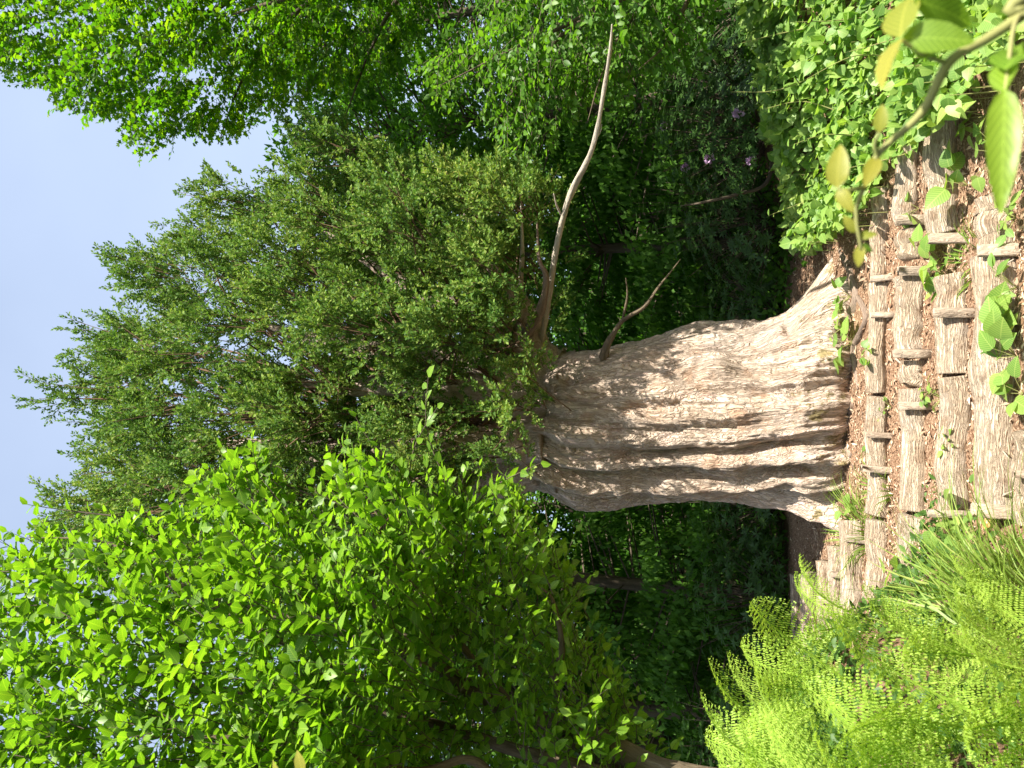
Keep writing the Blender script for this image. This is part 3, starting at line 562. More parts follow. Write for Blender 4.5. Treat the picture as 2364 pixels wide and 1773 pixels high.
p1 = leafy_twigs(pb - d * .15, d, 9, (.25, .5), (.075, .115), .85, .45)
px, py, _ = project(p1[0]); kp = ((px > -180) & (py > -150)) | (rng.random(len(px)) < .4)
split_leaves(mt, MAPLE, M['maple'], p1[0][kp], p1[1][kp], p1[2][kp], p1[3][kp], 300)
v, f, a = p1[4]; o = obj('twigs', v, f, M['stem'], mt); o['kind'] = 'stuff'

# hornbeam-like tree, right middle
ht = thing('hornbeam_tree', (5.0, 7.9, float(G(5.0, 7.9))), 'slender tree with small oval leaves and thin slanting stems behind the long dead limb', 'tree')
limb('trunk', [np.array([5.0, 7.9, float(G(5.0, 7.9)) - .2]), np.array([4.9, 7.9, 2.2]), np.array([4.7, 7.9, 4.0]), np.array([4.5, 7.8, 6.0]), np.array([4.3, 7.8, 7.4])], (.12, .10, .08, .05, .01), 'mossy_stem', 10, .2, parent=ht, seg=40)
for pts in ([(1400, -60, 7.9), (1250, 40, 7.8), (1120, 100, 7.6), (1020, 150, 7.5), (940, 190, 7.4)], [(1420, -40, 7.9), (1240, 55, 7.7), (1160, 140, 7.5), (1080, 230, 7.4)], [(1430, -40, 7.8), (1350, 60, 7.5), (1300, 160, 7.3), (1270, 260, 7.2)], [(1500, -30, 7.8), (1440, 90, 7.4), (1380, 150, 7.2)]):
    limb('branch', [a2(*p) for p in pts], (.03, .022, .015, .008, .003), 'mossy_stem', 7, .15, parent=ht, seg=36)
hsil = Sil([(905, 150), (930, 115), (1000, 95), (1055, 50), (1050, -250), (1560, -250), (1540, 40), (1480, 130), (1400, 150), (1330, 215), (1300, 180), (1250, 240), (1160, 320), (1120, 290), (1050, 240), (1000, 190), (950, 185)])
NH = 900
pb, e, sg = hsil.sample(NH, 7.9, .9, 200, .7, .4)
d = unit(unit(pb - np.array([5.0, 8.0, 3.0])) * .7 + .5 * rnd3(NH) + np.array([-.4, -.1, -.05]))
p1 = leafy_twigs(pb - d * .15, d, 9, (.28, .5), (.07, .105), .85, .4)
split_leaves(ht, LEAF, M['mid'], p1[0], p1[1], p1[2], p1[3], 300, LEAF_MID)
v, f, a = p1[4]; o = obj('twigs', v, f, M['stem'], ht); o['kind'] = 'stuff'

# ------------------------------------------------------------------ forest behind
def forest_tree(x, y, height, rad, label, n=24000, leaf=(.11, .18), mat='far', low=.6, group='trees of the wood behind'):
    g0 = float(G(x, y)); root = thing('forest_tree', (x, y, g0), label, 'tree', group)
    lean = rng.normal(size=2) * .3
    limb('trunk', [np.array([x, y, g0 - .2]), np.array([x + lean[0] * .3, y + lean[1] * .3, g0 + height * .4]), np.array([x + lean[0], y + lean[1], g0 + height * .92])], (.05 + height * .012, .03 + height * .009, .02), 'stem', 8, .2, parent=root, seg=24)
    n = int(n * .78); nc = max(60, n // 130); u = rng.random(nc); zc = low + (height - low) * u ** .9
    prof = np.sqrt(np.clip(1 - ((zc - low) / (height - low) * 1.25 - .45) ** 2, .05, 1)) * rad
    an = rng.random(nc) * 2 * np.pi; q_ = np.sqrt(rng.uniform(.15, 1, nc)) * (1 + .22 * rng.normal(size=nc))
    C = np.stack([x + lean[0] * u + np.cos(an) * prof * q_, y + lean[1] * u + np.sin(an) * prof * q_, g0 + zc], -1)
    kk = n // nc; cr = rng.uniform(.3, .65, nc)
    off = rng.normal(size=(nc, kk, 3)) * np.array([1, 1, .45]); off = off * (cr[:, None, None] * .55)
    P = (C[:, None] + off).reshape(-1, 3); out = unit(P - np.array([x, y, g0 + height * .5]))
    ax = unit(out + .8 * rnd3(len(P)) + np.array([0, 0, -.5])); nn = unit(np.array([0, 0, .9]) + .45 * out + .55 * rng.normal(size=P.shape))
    v, f, u_ = scatter(LEAF_LOW, P, ax, nn, rng.uniform(*leaf, len(P)))
    o = obj('crown', v, f, M[mat], root, smooth_=False, uv=u_); o['kind'] = 'stuff'
    sb = prisms(np.stack([x + lean[0] * u, y + lean[1] * u, g0 + zc - .4], -1), C, .025, .008)
    o = obj('branches', sb[0], sb[1], M['stem'], root); o['kind'] = 'stuff'
FLS = {'r': ('dark green broadleaf tree in the wood behind the long dead limb', 'trees behind the dead limb'), 'l': ('dark green broadleaf tree in the deep shade behind the log stack', 'trees behind the log stack'), 'c': ('dark green tree standing right behind the old trunk', 'trees right behind the old trunk')}
for x, y, hgt, rad, n in ((2.6, 14.5, 7.6, 2.0, 22000), (5.0, 13.6, 8.3, 2.3, 24000), (7.6, 14.5, 10.5, 2.6, 26000), (4.0, 18.5, 9.8, 2.6, 24000), (7.2, 19.5, 10.5, 2.9, 24000), (11, 18, 13, 3, 20000), (.8, 19, 9.5, 2.6, 20000), (-1.6, 16.5, 9, 2.3, 20000), (-3.9, 14.8, 9.5, 2.4, 28000), (-6.3, 15.2, 11, 2.7, 26000), (-9.2, 16, 12, 3.0, 24000), (-3.4, 20.5, 11.5, 2.8, 20000), (-7.2, 21, 13, 3, 20000), (-11, 21, 14, 3, 12000), (-5.2, 18, 11.5, 2.8, 24000), (-8.6, 18.8, 13, 3, 22000)):
    lb, gp_ = FLS['r' if x > 2 else ('l' if x < -3 else 'c')]
    forest_tree(x, y, hgt, rad, lb, n, group=gp_)
# the wood beyond, and the low growth on its floor
n = 34000; x = rng.uniform(-26, 26, n); y = rng.uniform(25, 34, n); cz_ = 3 + 5 * np.clip(.6 + .5 * fbm(np.stack([x * .25, y * .25, 0 * x], -1), 3), .1, 1.4)
P = np.stack([x, y, G(x, y) + cz_ * rng.random(n)], -1)
v, f, u = scatter(LEAF_LOW, P, unit(rnd3(n) + np.array([0, -.2, -.5])), unit(np.array([0, -.5, .8]) + .6 * rng.normal(size=(n, 3))), rng.uniform(.28, .5, n))
tag(obj('distant_wood', v, f, M['far'], None, smooth_=False, uv=u), 'far wooded hillside glimpsed between the trunks', 'wood', kind='stuff')
n = 26000; x = rng.uniform(-9, 9, n); y = rng.uniform(9.8, 17, n); kp = (np.hypot(x + .8, y - 9.6) > 2.2 + .5 * rng.random(n)) ; x, y = x[kp], y[kp]; n = len(x)
P = np.stack([x, y, G(x, y) + rng.random(n) * (.15 + .35 * smooth((y - 10.5) / 2))], -1)
v, f, u = scatter(LEAF_LOW, P, unit(rnd3(n) + np.array([0, -.2, .2])), unit(np.array([0, -.2, .9]) + .5 * rng.normal(size=(n, 3))), rng.uniform(.07, .15, n))
tag(obj('undergrowth', v, f, M['far'], None, smooth_=False, uv=u), 'low leafy undergrowth on the shaded floor of the wood', 'undergrowth', kind='stuff')
forest_tree(6.0, 24, 13.4, 2.2, 'pale silvery tree top rising between the maple and the old crown', 16000, (.08, .14), 'mid', 3.0)
tag([o for o in bpy.data.objects if o.name.startswith('forest_tree')][-1], group='pale tree')
# ------------------------------------------------------------------ understorey shrubs
def shrub(x, y, height, rad, label, n=230, flowers=0, leaf=(.09, .14), group='glossy shrubs in the shade'):
    g0 = float(G(x, y)); root = thing('rhododendron_shrub', (x, y, g0), label, 'shrub', group)
    dirs = unit(rng.normal(size=(n, 3)) * np.array([1, 1, .8]) + np.array([0, -.35, .35])); dirs[:, 2] = np.abs(dirs[:, 2])
    T = np.array([x, y, g0 + .15]) + dirs * np.array([rad, rad, height]) * rng.uniform(.7, 1.05, n)[:, None]
    m_ = 8; a = rng.random((n, 1)) * 6.28 + np.arange(m_) * 6.283 / m_ + rng.normal(size=(n, m_)) * .2
    dn = unit(dirs + np.array([0, 0, .8])); s = unit(np.cross(dn, rnd3(n))); t = np.cross(dn, s)
    ax = unit(np.cos(a)[..., None] * s[:, None] + np.sin(a)[..., None] * t[:, None] + dn[:, None] * .35)
    nn = unit(dn[:, None] - ax * .3); P = np.repeat(T[:, None], m_, 1)
    v, f, u = scatter(LONG_MID, P.reshape(-1, 3), ax.reshape(-1, 3), nn.reshape(-1, 3), rng.uniform(*leaf, n * m_))
    o = obj('foliage', v, f, M['rhodo'], root, uv=u); o['kind'] = 'stuff'
    ks = min(n, 70); st = prisms(np.repeat(np.array([[x, y, g0]]), ks, 0) + rng.normal(size=(ks, 3)) * .08 * np.array([1, 1, 0]), T[:ks], .010, .004)
    o = obj('stems', st[0], st[1], M['stem'], root); o['kind'] = 'stuff'
    for k in range(flowers):
        c = T[rng.integers(n)] if k else T[np.argmin(T[:, 1])]; nf = 40; dd = unit(rng.normal(size=(nf, 3)) + np.array([0, -.4, .8]))
        v, f, u = scatter(LEAF_HEART, c + dd * .03, dd, rnd3(nf), rng.uniform(.03, .05, nf)); obj('flower_cluster', v, f, M['lilac'], root, uv=u)
    return root
SL = {'r': ('dark shrub with long glossy leaves in the shade behind the leafy bank', 'shrubs behind the leafy bank'), 'l': ('dark glossy shrub in the deep shade behind the log stack', 'shrubs behind the log stack'), 'c': ('dark glossy shrub close behind the old trunk', 'shrubs behind the old trunk')}
for x, y, hh, rr_, fl in ((2.3, 11.2, 1.5, 1.0, 0), (3.7, 10.6, 1.6, 1.0, 0), (5.2, 10.8, 1.8, 1.1, 0), (6.8, 11.5, 2.0, 1.3, 0), (-3.2, 12.0, 1.5, 1.2, 0), (-5.0, 11.5, 1.6, 1.2, 0), (-1.9, 12.6, 1.3, 1.1, 0), (-6.8, 12.5, 1.8, 1.4, 0), (1.2, 13.2, 1.4, 1.2, 0), (.2, 14, 1.4, 1.2, 0), (4.4, 12.2, 1.9, 1.2, 0), (2.9, 12.6, 1.8, 1.2, 0), (-4.6, 9.6, .8, .8, 0), (-6.2, 9.4, 1.3, 1.0, 0)):
    a_, b_ = SL['r' if x > 1.5 else ('l' if x < -3.1 else 'c')]; shrub(x, y, hh, rr_, a_, flowers=fl, group=b_)
fs = shrub(3.0, 9.9, 1.2, .9, 'shrub with small lilac flower heads behind the leafy bank', 420, 5, (.06, .10), group='flowering shrub')
limb('stem', [np.array([2.9, 9.7, float(G(2.9, 9.7)) - .05]), a2(1655, 395, 9.6), a2(1590, 420, 9.4), a2(1520, 437, 9.3), a2(1470, 445, 9.4)], (.03, .026, .02, .013, .005), 'stem', 8, .2, parent=fs, seg=30)

# ------------------------------------------------------------------ log steps
logs = {}
def log(key, right, left, dpx, label, bulge=None, lift=.0, mat='log'):
    (va, ya), (vb, yb) = right, left; n = 7; t = np.linspace(0, 1, n); pts = []; rad = []
    for k in range(n):
        v_, y_ = va + (vb - va) * t[k], ya + (yb - ya) * t[k]
        P = ground_hit(v_, y_, .06, 0.0); r = dpx * P[1] / FPX / 2 * 1.12
        pts.append(P); rad.append(r * (1 + .05 * rng.normal()))
    pts = np.array(pts); pts[:, 2] -= .045 if key[0] != 'L' else .0; pts[:, 1] = np.polyval(np.polyfit(t, pts[:, 1], 2), t); pts[:, 2] = np.polyval(np.polyfit(t, pts[:, 2], 2), t) + .012 * rng.normal(size=n)
    # keep the log on its line of sight after smoothing
    r = np.array(rad); seg = 90
    v, f, a = tube(pts, r, 36, 80, .10, 1.6, stretch=.10, co=6)
    if bulge:
        tb, amp, wd = bulge; c = pts[0] + (pts[-1] - pts[0]) * tb; q = v - c; g = np.exp(-(np.linalg.norm(q, axis=1) / wd) ** 2)
        v = v + unit(q + np.array([0, -.1, .05])) * (amp * g)[:, None]
    cr = ridged(np.stack([a[:, 0] * 1.1 + 40, a[:, 1] * 1.1 + dpx, a[:, 2] * 1.6], -1), 3); ctr = pts[0] + np.clip(((v - pts[0]) @ unit(pts[-1] - pts[0])), 0, 9)[:, None] * unit(pts[-1] - pts[0]); v = v + unit(v - ctr) * (.009 * cr)[:, None]
    nn = fbm(v * 6, 3); v = v + unit(v - np.array([pts[:, 0].mean(), pts[:, 1].mean(), pts[:, 2].mean()])) * 0 + np.stack([nn * 0, nn * .008, nn * .008], -1)
    o = obj('log', v, f, M[mat], None, attr=a); tag(o, label, 'log', 'logs that hold the steps')
    logs[key] = (pts, r); return o
log('A1', (2020, 430), (2018, 640), 34, 'half buried log end under leaves on the step just below the trunk')
log('A2', (2018, 655), (2016, 905), 40, 'bark covered log of the highest long step with a leafy seedling on it')
log('A3', (2019, 915), (2020, 1190), 46, 'log of the highest long step with two pale stakes against it')
log('A4', (2018, 1200), (2012, 1390), 44, 'log of the highest long step that runs under the grass tuft')
log('B1', (2085, 330), (2088, 515), 46, 'log end with soil on top under creeping leaves, second step')
log('B2', (2090, 528), (2088, 598), 44, 'short squared block of wood in the second step')
log('B3', (2092, 640), (2090, 812), 54, 'thick deeply cracked log between two stakes in the second step')
log('B4', (2092, 832), (2096, 893), 44, 'short smooth log piece with a cracked end in the second step')
log('B5', (2097, 898), (2100, 1180), 50, 'long straight log with a dark gap below, second step')
log('B6', (2098, 1188), (2088, 1420), 46, 'straight pale log disappearing behind the grass, second step')
log('C1', (2160, 270), (2172, 540), 60, 'soil covered log with a dark damp face, third step')
log('C2', (2186, 640), (2186, 862), 62, 'gnarled log with a hollow shadow beside a wide stake, third step')
log('C3', (2192, 868), (2190, 1185), 60, 'rough barked log ending at a cracked sawn face, third step')
log('D1', (2282, 450), (2290, 592), 64, 'pale log partly under creeping leaves, lowest step')
log('D2', (2292, 596), (2292, 1180), 76, 'long stout log with a big round burl, lowest step', bulge=(.47, .10, .20))
log('E1', (2362, 1000), (2362, 1200), 60, 'dark log at the foot of the slope below the wide split stake')
log('L1', (1842, 1325), (1842, 1500), 26, 'thin log highest in the stack beside the ferns')
log('L2', (1872, 1318), (1874, 1525), 34, 'second log down in the stack beside the ferns')
log('L3', (1908, 1297), (1908, 1545), 36, 'square ended log in the middle of the stack beside the ferns')
log('L4', (1936, 1262), (1936, 1500), 30, 'low log of the stack beside the ferns, next to the stakes')
log('L5', (1970, 1205), (1970, 1450), 42, 'lowest log of the stack beside the ferns, behind the grass')
# stakes
def stake(px0, px1, y0, y1, label, tilt=0.0):
    vc = (px0 + px1) / 2; yc = (y0 + y1) / 2; best = None
    for key, (pts, r) in logs.items():
        for t in np.linspace(0, 1, 30):
            c = np.array([np.interp(t, np.linspace(0, 1, 7), pts[:, k]) for k in range(3)]); x_, y_, dp = project(c)
            e_ = math.hypot((x_ - vc) * 1.2, y_ - yc)
            if best is None or e_ < best[0]: best = (e_, c, np.interp(t, np.linspace(0, 1, 7), r))
    _, c, r = best; Y = c[1] - r - .03
    top = at(px0, yc, Y); bot = at(px1, yc, Y); wd = abs(y1 - y0) * Y / FPX * .85; hgt = top[2] - bot[2] + .12
    V, F = [], []; n = 6; tk = .035
    hw, ht_ = wd / 2, tk / 2; b = .006
    prof = [(-hw + b, -ht_), (hw - b, -ht_), (hw, -ht_ + b), (hw, ht_ - b), (hw - b, ht_), (-hw + b, ht_), (-hw, ht_ - b), (-hw, -ht_ + b)]
    zs = [-hgt, -hgt * .6, -hgt * .3, -b, 0]
    for k, z in enumerate(zs):
        sc = .93 if k == len(zs) - 1 else 1
        V += [(p[0] * sc + .002 * rng.normal(), p[1] * sc + .002 * rng.normal(), z + (.006 * rng.normal() if k == 4 else 0)) for p in prof]
    m_ = len(prof)
    for k in range(len(zs) - 1):
        for j in range(m_):
            a_, b_ = k * m_ + j, k * m_ + (j + 1) % m_; F += [(a_, b_, b_ + m_), (a_, b_ + m_, a_ + m_)]
    tb = (len(zs) - 1) * m_
    for j in range(1, m_ - 1): F.append((tb, tb + j, tb + j + 1)); F.append((0, j + 1, j))
    V = np.array(V); ca, sa = math.cos(tilt), math.sin(tilt); x = V[:, 0] * ca + V[:, 2] * sa; z = -V[:, 0] * sa + V[:, 2] * ca; V = np.stack([x, V[:, 1] + .18 * V[:, 2], z], -1)
    rz_ = rng.uniform(-.25, .25); V = np.stack([V[:, 0] * math.cos(rz_) - V[:, 1] * math.sin(rz_), V[:, 0] * math.sin(rz_) + V[:, 1] * math.cos(rz_), V[:, 2]], -1)
    A = V * np.array([9, 9, 1.6]) + rng.random(3) * 9
    o = obj('wooden_stake', V + top, np.array(F), M['board'], None, attr=A, smooth_=False); tag(o, label, 'stake', 'stakes that pin the logs')
for s in ((2072, 2117, 614, 638, 'stake at the joint between the short block and the thick cracked log', .02), (2063, 2114, 806, 827, 'pale stake between the thick cracked log and the short smooth log piece', -.03), (2074, 2120, 927, 947, 'stake on the long straight log, near its cracked neighbour', 0),
          (2155, 2224, 710, 734, 'wide stake beside the dark hollow in the third step', .02), (2000, 2047, 996, 1010, 'thin whitish stake on the highest long step', 0), (1988, 2053, 1072, 1089, 'tall stake on the highest long step near the grass', .03),
          (2141, 2200, 1175, 1194, 'stake at the sawn end of the rough barked log', -.04), (2244, 2345, 1160, 1193, 'wide split stake at the end of the stout burled log', .03), (2010, 2034, 636, 652, 'small stake stub on the bark covered log near the leafy bank', 0), (2012, 2036, 720, 735, 'small stake stub with a twig leaning on it', .05),
          (2067, 2112, 496, 520, 'stake beside the squared block, under creeping leaves', .04), (2144, 2216, 538, 564, 'slanting stake by the green seedling on the third step', .12), (2258, 2335, 563, 595, 'stake where the two logs of the lowest step meet', .08),
          (1950, 1992, 1233, 1250, 'stake behind the grass on the lowest log of the stack', .02), (1917, 1950, 1318, 1333, 'stake wedged between the low logs of the stack', 0), (1890, 1922, 1374, 1391, 'stake on the square ended log of the stack', .02), (2340, 2400, 1085, 1102, 'stake at the foot of the slope on the dark log', .1)):
    stake(*s)

# ------------------------------------------------------------------ loose litter
n = 120000; x = rng.uniform(-4.2, 3.6, n); y = 4.6 + 7.2 * rng.random(n) ** 1.25
dn = np.exp(-((np.hypot(x + .3, (y - 7.3) * .8)) / 3.0) ** 4); dn = dn * smooth(.95 + .6 * fbm(np.stack([x * 1.6, y * 1.6, 0 * x], -1), 3)); kp = rng.random(n) < dn; x, y = x[kp], y[kp]; n = len(x)
P = np.stack([x, y, G(x, y) + .006], -1); nn = unit(np.array([0, -.15, 1]) + .45 * rng.normal(size=(n, 3)))
v, f, u = scatter(LEAF_STRIP, P, rnd3(n) * np.array([1, 1, .25]), nn, rng.uniform(.022, .055, n) * rng.choice([.7, 1, 1.7], n, p=[.4, .4, .2]))
tag(obj('wood_chips', v, f, M['chips'], None, smooth_=False), 'reddish brown bark chips and needles littering the steps', 'litter', kind='stuff')
for k, (xa, ya, xb, yb, lb) in enumerate(((1882, 690, 1905, 735, 'pale broken stick by the small stake stub'), (2150, 600, 2190, 560, 'bent dry stick lying across the third step'), (2160, 650, 2120, 560, 'long thin dry stick below the soil covered log'), (2100, 870, 2180, 990, 'thin dry stem lying down the slope below the burl'), (1935, 775, 1985, 800, 'short twig at the foot of the pale stake'), (2170, 1080, 2190, 1060, 'dark pointed stick beside a grassy seedling'))):
    p0, p1 = ground_hit(xa * S, ya * S, .03), ground_hit(xb * S, yb * S, .05); mid = (p0 + p1) / 2 + np.array([0, 0, .03])
    v, f, a = tube([p0, mid, p1], (.009, .008, .004), 6, 16, .2); tag(obj('stick', v, f, M['deadwood'], None, attr=a), lb, 'stick', 'dry sticks')
for k, (xx, yy, lb) in enumerate(((2135, 1140, 'orange fallen leaf below the wide split stake'), (2128, 1158, 'curled orange fallen leaf by small herbs'), (2020, 1330, 'orange dead leaf between logs behind the grass'))):
    p0 = ground_hit(xx * S, yy * S, .03); v, f, u = scatter(LEAF_HEART, p0[None], rnd3(1) * np.array([1, 1, .2]), np.array([[.1, -.5, .8]]), np.array([.10]))
    tag(obj('fallen_leaf', v, f, M['orange'], None, uv=u), lb, 'leaf', 'fallen leaves')

# ------------------------------------------------------------------ small plants on the steps
LM = {k: mesh('leaf', t_[0], t_[1], uv=t_[2], mats=(M['vine'],)) for k, t_ in (('heart', LEAF_HEART), ('oval', LEAF), ('long', LEAF_LONG))}
def seedling(px, py, n, size, spread, kind, label, hgt=.12, group='seedlings on the steps', P=None):
    P = ground_hit(px * S, py * S, .02) if P is None else np.asarray(P, float); root = thing('seedling', P - np.array([0, 0, .02]), label, 'plant', group); segs = []
    for k in range(n):
        a = rng.random() * 6.28; r = spread * 1.25 * math.sqrt(rng.random()); tip = P + np.array([math.cos(a) * r, math.sin(a) * r * .8, hgt * rng.uniform(.4, 1.15)])
        ax_ = unit(np.array([[math.cos(a), math.sin(a), rng.uniform(-.3, .4)]]) + .3 * rng.normal(size=(1, 3))); nn_ = unit(np.array([[0, -.35, .9]]) + .35 * rng.normal(size=(1, 3)))
        put('leaf', LM[kind], root, frames(ax_, nn_)[0], tip, size * 1.35 * rng.uniform(.65, 1.15)); segs.append((P, tip))
    s0 = np.array([q[0] for q in segs]); s1 = np.array([q[1] for q in segs]); v, f, a = prisms(s0, s1, .003, .002); obj('stem', v, f, M['green_stem'], root)
for q in ((1845, 740, 9, .13, .14, 'heart', 'broad leaved seedling growing against the foot of the trunk', .16), (1830, 700, 14, .05, .12, 'oval', 'fine leaved weed between root and broad seedling', .14), (1838, 640, 12, .08, .13, 'heart', 'light green seedling beside the swirling root', .14),
          (1895, 760, 16, .06, .14, 'heart', 'trailing green plant crossing the bark covered log', .12), (2030, 560, 12, .12, .17, 'heart', 'big bright seedling between the stakes of the third step', .14), (2050, 600, 12, .07, .12, 'oval', 'weedy clump in the hollow of the third step', .1),
          (2008, 845, 8, .05, .08, 'oval', 'tiny weed on the mulch under the long straight log', .07), (2035, 860, 10, .06, .10, 'long', 'narrow leaved weed on the rough barked log', .1), (1925, 880, 6, .04, .07, 'oval', 'tiny weed on the highest step above the stakes', .06),
          (2068, 960, 26, .05, .08, 'oval', 'dense little rosette below the rough barked log', .1), (1912, 895, 6, .045, .08, 'oval', 'small pale weed beside the long straight log', .06), (1840, 1098, 4, .10, .06, 'heart', 'single broad leaf plant by the last root', .1),
          (2170, 680, 12, .12, .16, 'heart', 'creeping plant over the stout log near the meeting stake', .12), (2195, 770, 14, .12, .18, 'heart', 'creeping plant beside the burl', .12), (2210, 850, 5, .12, .1, 'heart', 'leafy runner tip below the burl', .1), (2195, 620, 12, .09, .14, 'oval', 'grey green herb at the meeting stake', .13),
          (2090, 400, 8, .13, .13, 'heart', 'toothed seedling above the lowest step', .14), (1985, 450, 5, .09, .08, 'heart', 'three leaved seedling on the second step', .1), (2075, 1130, 10, .12, .13, 'heart', 'light green seedling in front of the grass tuft', .18), (2120, 1190, 24, .05, .16, 'oval', 'low herb with divided leaves below the grass', .1),
          (1960, 1230, 5, .12, .12, 'heart', 'yellow green leaf cluster between grass and ferns', .14), (1880, 990, 4, .05, .06, 'oval', 'tiny weed by the thin whitish stake', .06), (2165, 330, 10, .10, .15, 'heart', 'leafy plant under the near vine', .14), (2130, 250, 9, .10, .15, 'heart', 'leafy plant at the end of the soil covered log', .15), (2195, 470, 12, .08, .16, 'oval', 'leafy runner along the pale lowest log', .1)):
    seedling(*q)

# ------------------------------------------------------------------ leafy bank on the right
bs = Sil([(1600, -350), (1600, 30), (1640, 120), (1650, 260), (1690, 400), (1700, 520), (1745, 545), (1800, 500), (1850, 460), (1890, 400), (1925, 330), (1960, 350), (2010, 250), (2060, 260), (2100, 160), (2180, 90), (2250, 30), (2280, -350)])
lo_, hi_ = bs.p.min(0), bs.p.max(0)
n = 30000; x = rng.uniform(.9, 6.5, n); y = rng.uniform(4.2, 10, n); z = G(x, y); hh = .10 + .5 * np.clip(fbm(np.stack([x * 1.3, y * 1.3, 0 * x], -1), 3) + .5, 0, 1.2)
P = np.stack([x, y, z + hh * rng.uniform(.25, 1.0, n)], -1); px, py, dp = project(P); kp = bs.inside(np.stack([px, py], -1)) | ((py < -60) & (px > 1650) & (px < 2300) & (rng.random(n) < .5)); P = P[kp]; n = len(P)
ax = unit(rnd3(n) + np.array([-.3, -.5, .1])); nn = unit(np.array([0, -.45, .8]) + .45 * SUN + .5 * rng.normal(size=(n, 3)))
bank = thing('climbing_vine_thicket', (3.2, 7.6, float(G(3.2, 7.6))), 'thick mat of bright creeping vine leaves on the bank beside the steps', 'vine')
split_leaves(bank, LEAF_HEART, M['vine'], P, ax, nn, rng.uniform(.05, .15, n) * rng.uniform(.7, 1.05, n), 300, HEART_MID)
k = rng.choice(n, 1500); st = prisms(P[k] - np.array([0, 0, .28]), P[k], .004, .002); o = obj('runners', st[0], st[1], M['green_stem'], bank); o['kind'] = 'stuff'
for k, (xx, yy, ln2) in enumerate(((1660, 60, .5), (1640, 170, .45), (1700, 250, .4), (1690, 420, .35), (1760, 300, .4), (1800, 130, .4), (1850, 330, .3), (1750, 480, .3), (1780, 40, .45), (1900, 60, .4))):
    P0 = ground_hit((xx + 60) * S, yy * S, .25) - np.array([0, 0, .25]); root = thing('vine_shoot', P0, 'upright young shoot with paired leaves rising out of the leafy bank', 'vine', 'shoots rising from the bank')
    tip = P0 + np.array([-.15 + .1 * rng.normal(), -.05, .30 + ln2]); mid = (P0 + tip) / 2 + .06 * rng.normal(size=3); v, f, a = tube([P0, mid, tip], (.006, .005, .002), 5, 14); obj('stem', v, f, M['green_stem'], root)
    C = catmull([P0, mid, tip], 14)
    for i_ in range(3, 14):
        a = i_ * 2.4; ax_ = unit(np.array([[math.cos(a), math.sin(a) - .2, .15]])); put('leaf', LM['oval' if k % 2 else 'heart'], root, frames(ax_, unit(np.array([[0, -.4, .9]]) + .3 * rng.normal(size=(1, 3))))[0], C[i_], (.11 - .004 * i_) * rng.uniform(.8, 1.2))

# ------------------------------------------------------------------ ferns
def frond_mesh(seed):
    r_ = np.random.default_rng(seed); V, F = [], []
    def addtri(a, b, c): k = len(V); V.extend([a, b, c]); F.append((k, k + 1, k + 2))
    npn = 21; curve = lambda t: np.array([0.05 * math.sin(t * 2 + seed), t * (1 - .16 * t), .34 * math.sin(t * 1.25) - .30 * t ** 2.6])
    for i_ in range(npn):
        t = .12 + .88 * i_ / npn; c = curve(t); tg = unit(curve(t + .02) - c)
        L = .27 * math.sin(min(1, (t - .02) * 2.0) * math.pi / 2) * (1 - t) ** .75 * 1.25 + .012
        for s in (-1, 1):
            dr = unit(np.array([s * 1.0, 0, 0]) + tg * .42 + np.array([0, 0, -.12 + .08 * r_.normal()])); up = np.cross(np.array([s, 0, 0]), tg) * s; up = unit(up if up[2] > 0 else -up)
            m_ = 15 if L > .12 else (10 if L > .05 else 5)
            for j in range(m_):
                q = j / m_; p = c + dr * L * q + np.array([0, 0, -.35 * L * q * q]); pl_ = min(.0155, L * .14) * (1 - q) ** .6 + .002; wd = L / m_ * .8
                sdv = unit(np.cross(up, dr))
                for s2 in (-1, 1):
                    tipp = p + sdv * s2 * pl_ + dr * pl_ * .35 + up * .006 * r_.normal(); addtri(p, p + dr * wd, tipp); addtri(p + dr * wd, tipp + dr * wd * .45, tipp)
    for i_ in range(30):
        t0, t1 = i_ / 30, (i_ + 1) / 30; a, b = curve(t0), curve(t1); w0 = .008 * (1 - t0) + .0015
        for o_ in (np.array([w0, 0, 0]), np.array([0, 0, w0])): addtri(a - o_, a + o_, b + o_); addtri(a - o_, b + o_, b - o_)
    return mesh('frond', np.array(V), np.array(F), smooth_=False, mats=(M['fern'],))
FR = [frond_mesh(s) for s in (1, 2, 3, 4, 5)]
def fern(px, py, size, n, label, lean=(0, 0), P=None):
    P = ground_hit(px * S, py * S, 0) if P is None else np.asarray(P, float); P = P - np.array([0, 0, .02]); root = thing('fern', P, label, 'fern', 'ferns on the bank'); a0 = rng.random() * 6.28
    for k in range(n):
        a = a0 + k * 6.283 / n + .3 * rng.normal(); el = rng.uniform(.75, 1.5)
        ax_ = unit(np.array([[math.cos(a) + lean[0], math.sin(a) + lean[1], el]])); nn_ = np.array([[-math.cos(a) * .6, -math.sin(a) * .6, .9]]) + .3 * rng.normal(size=(1, 3))
        put('frond', FR[rng.integers(5)], root, frames(ax_, nn_)[0], P + np.array([math.cos(a), math.sin(a), 0]) * .03, size * rng.uniform(.75, 1.1))
FG = 'tall light green fern with long feathery fronds on top of the bank'
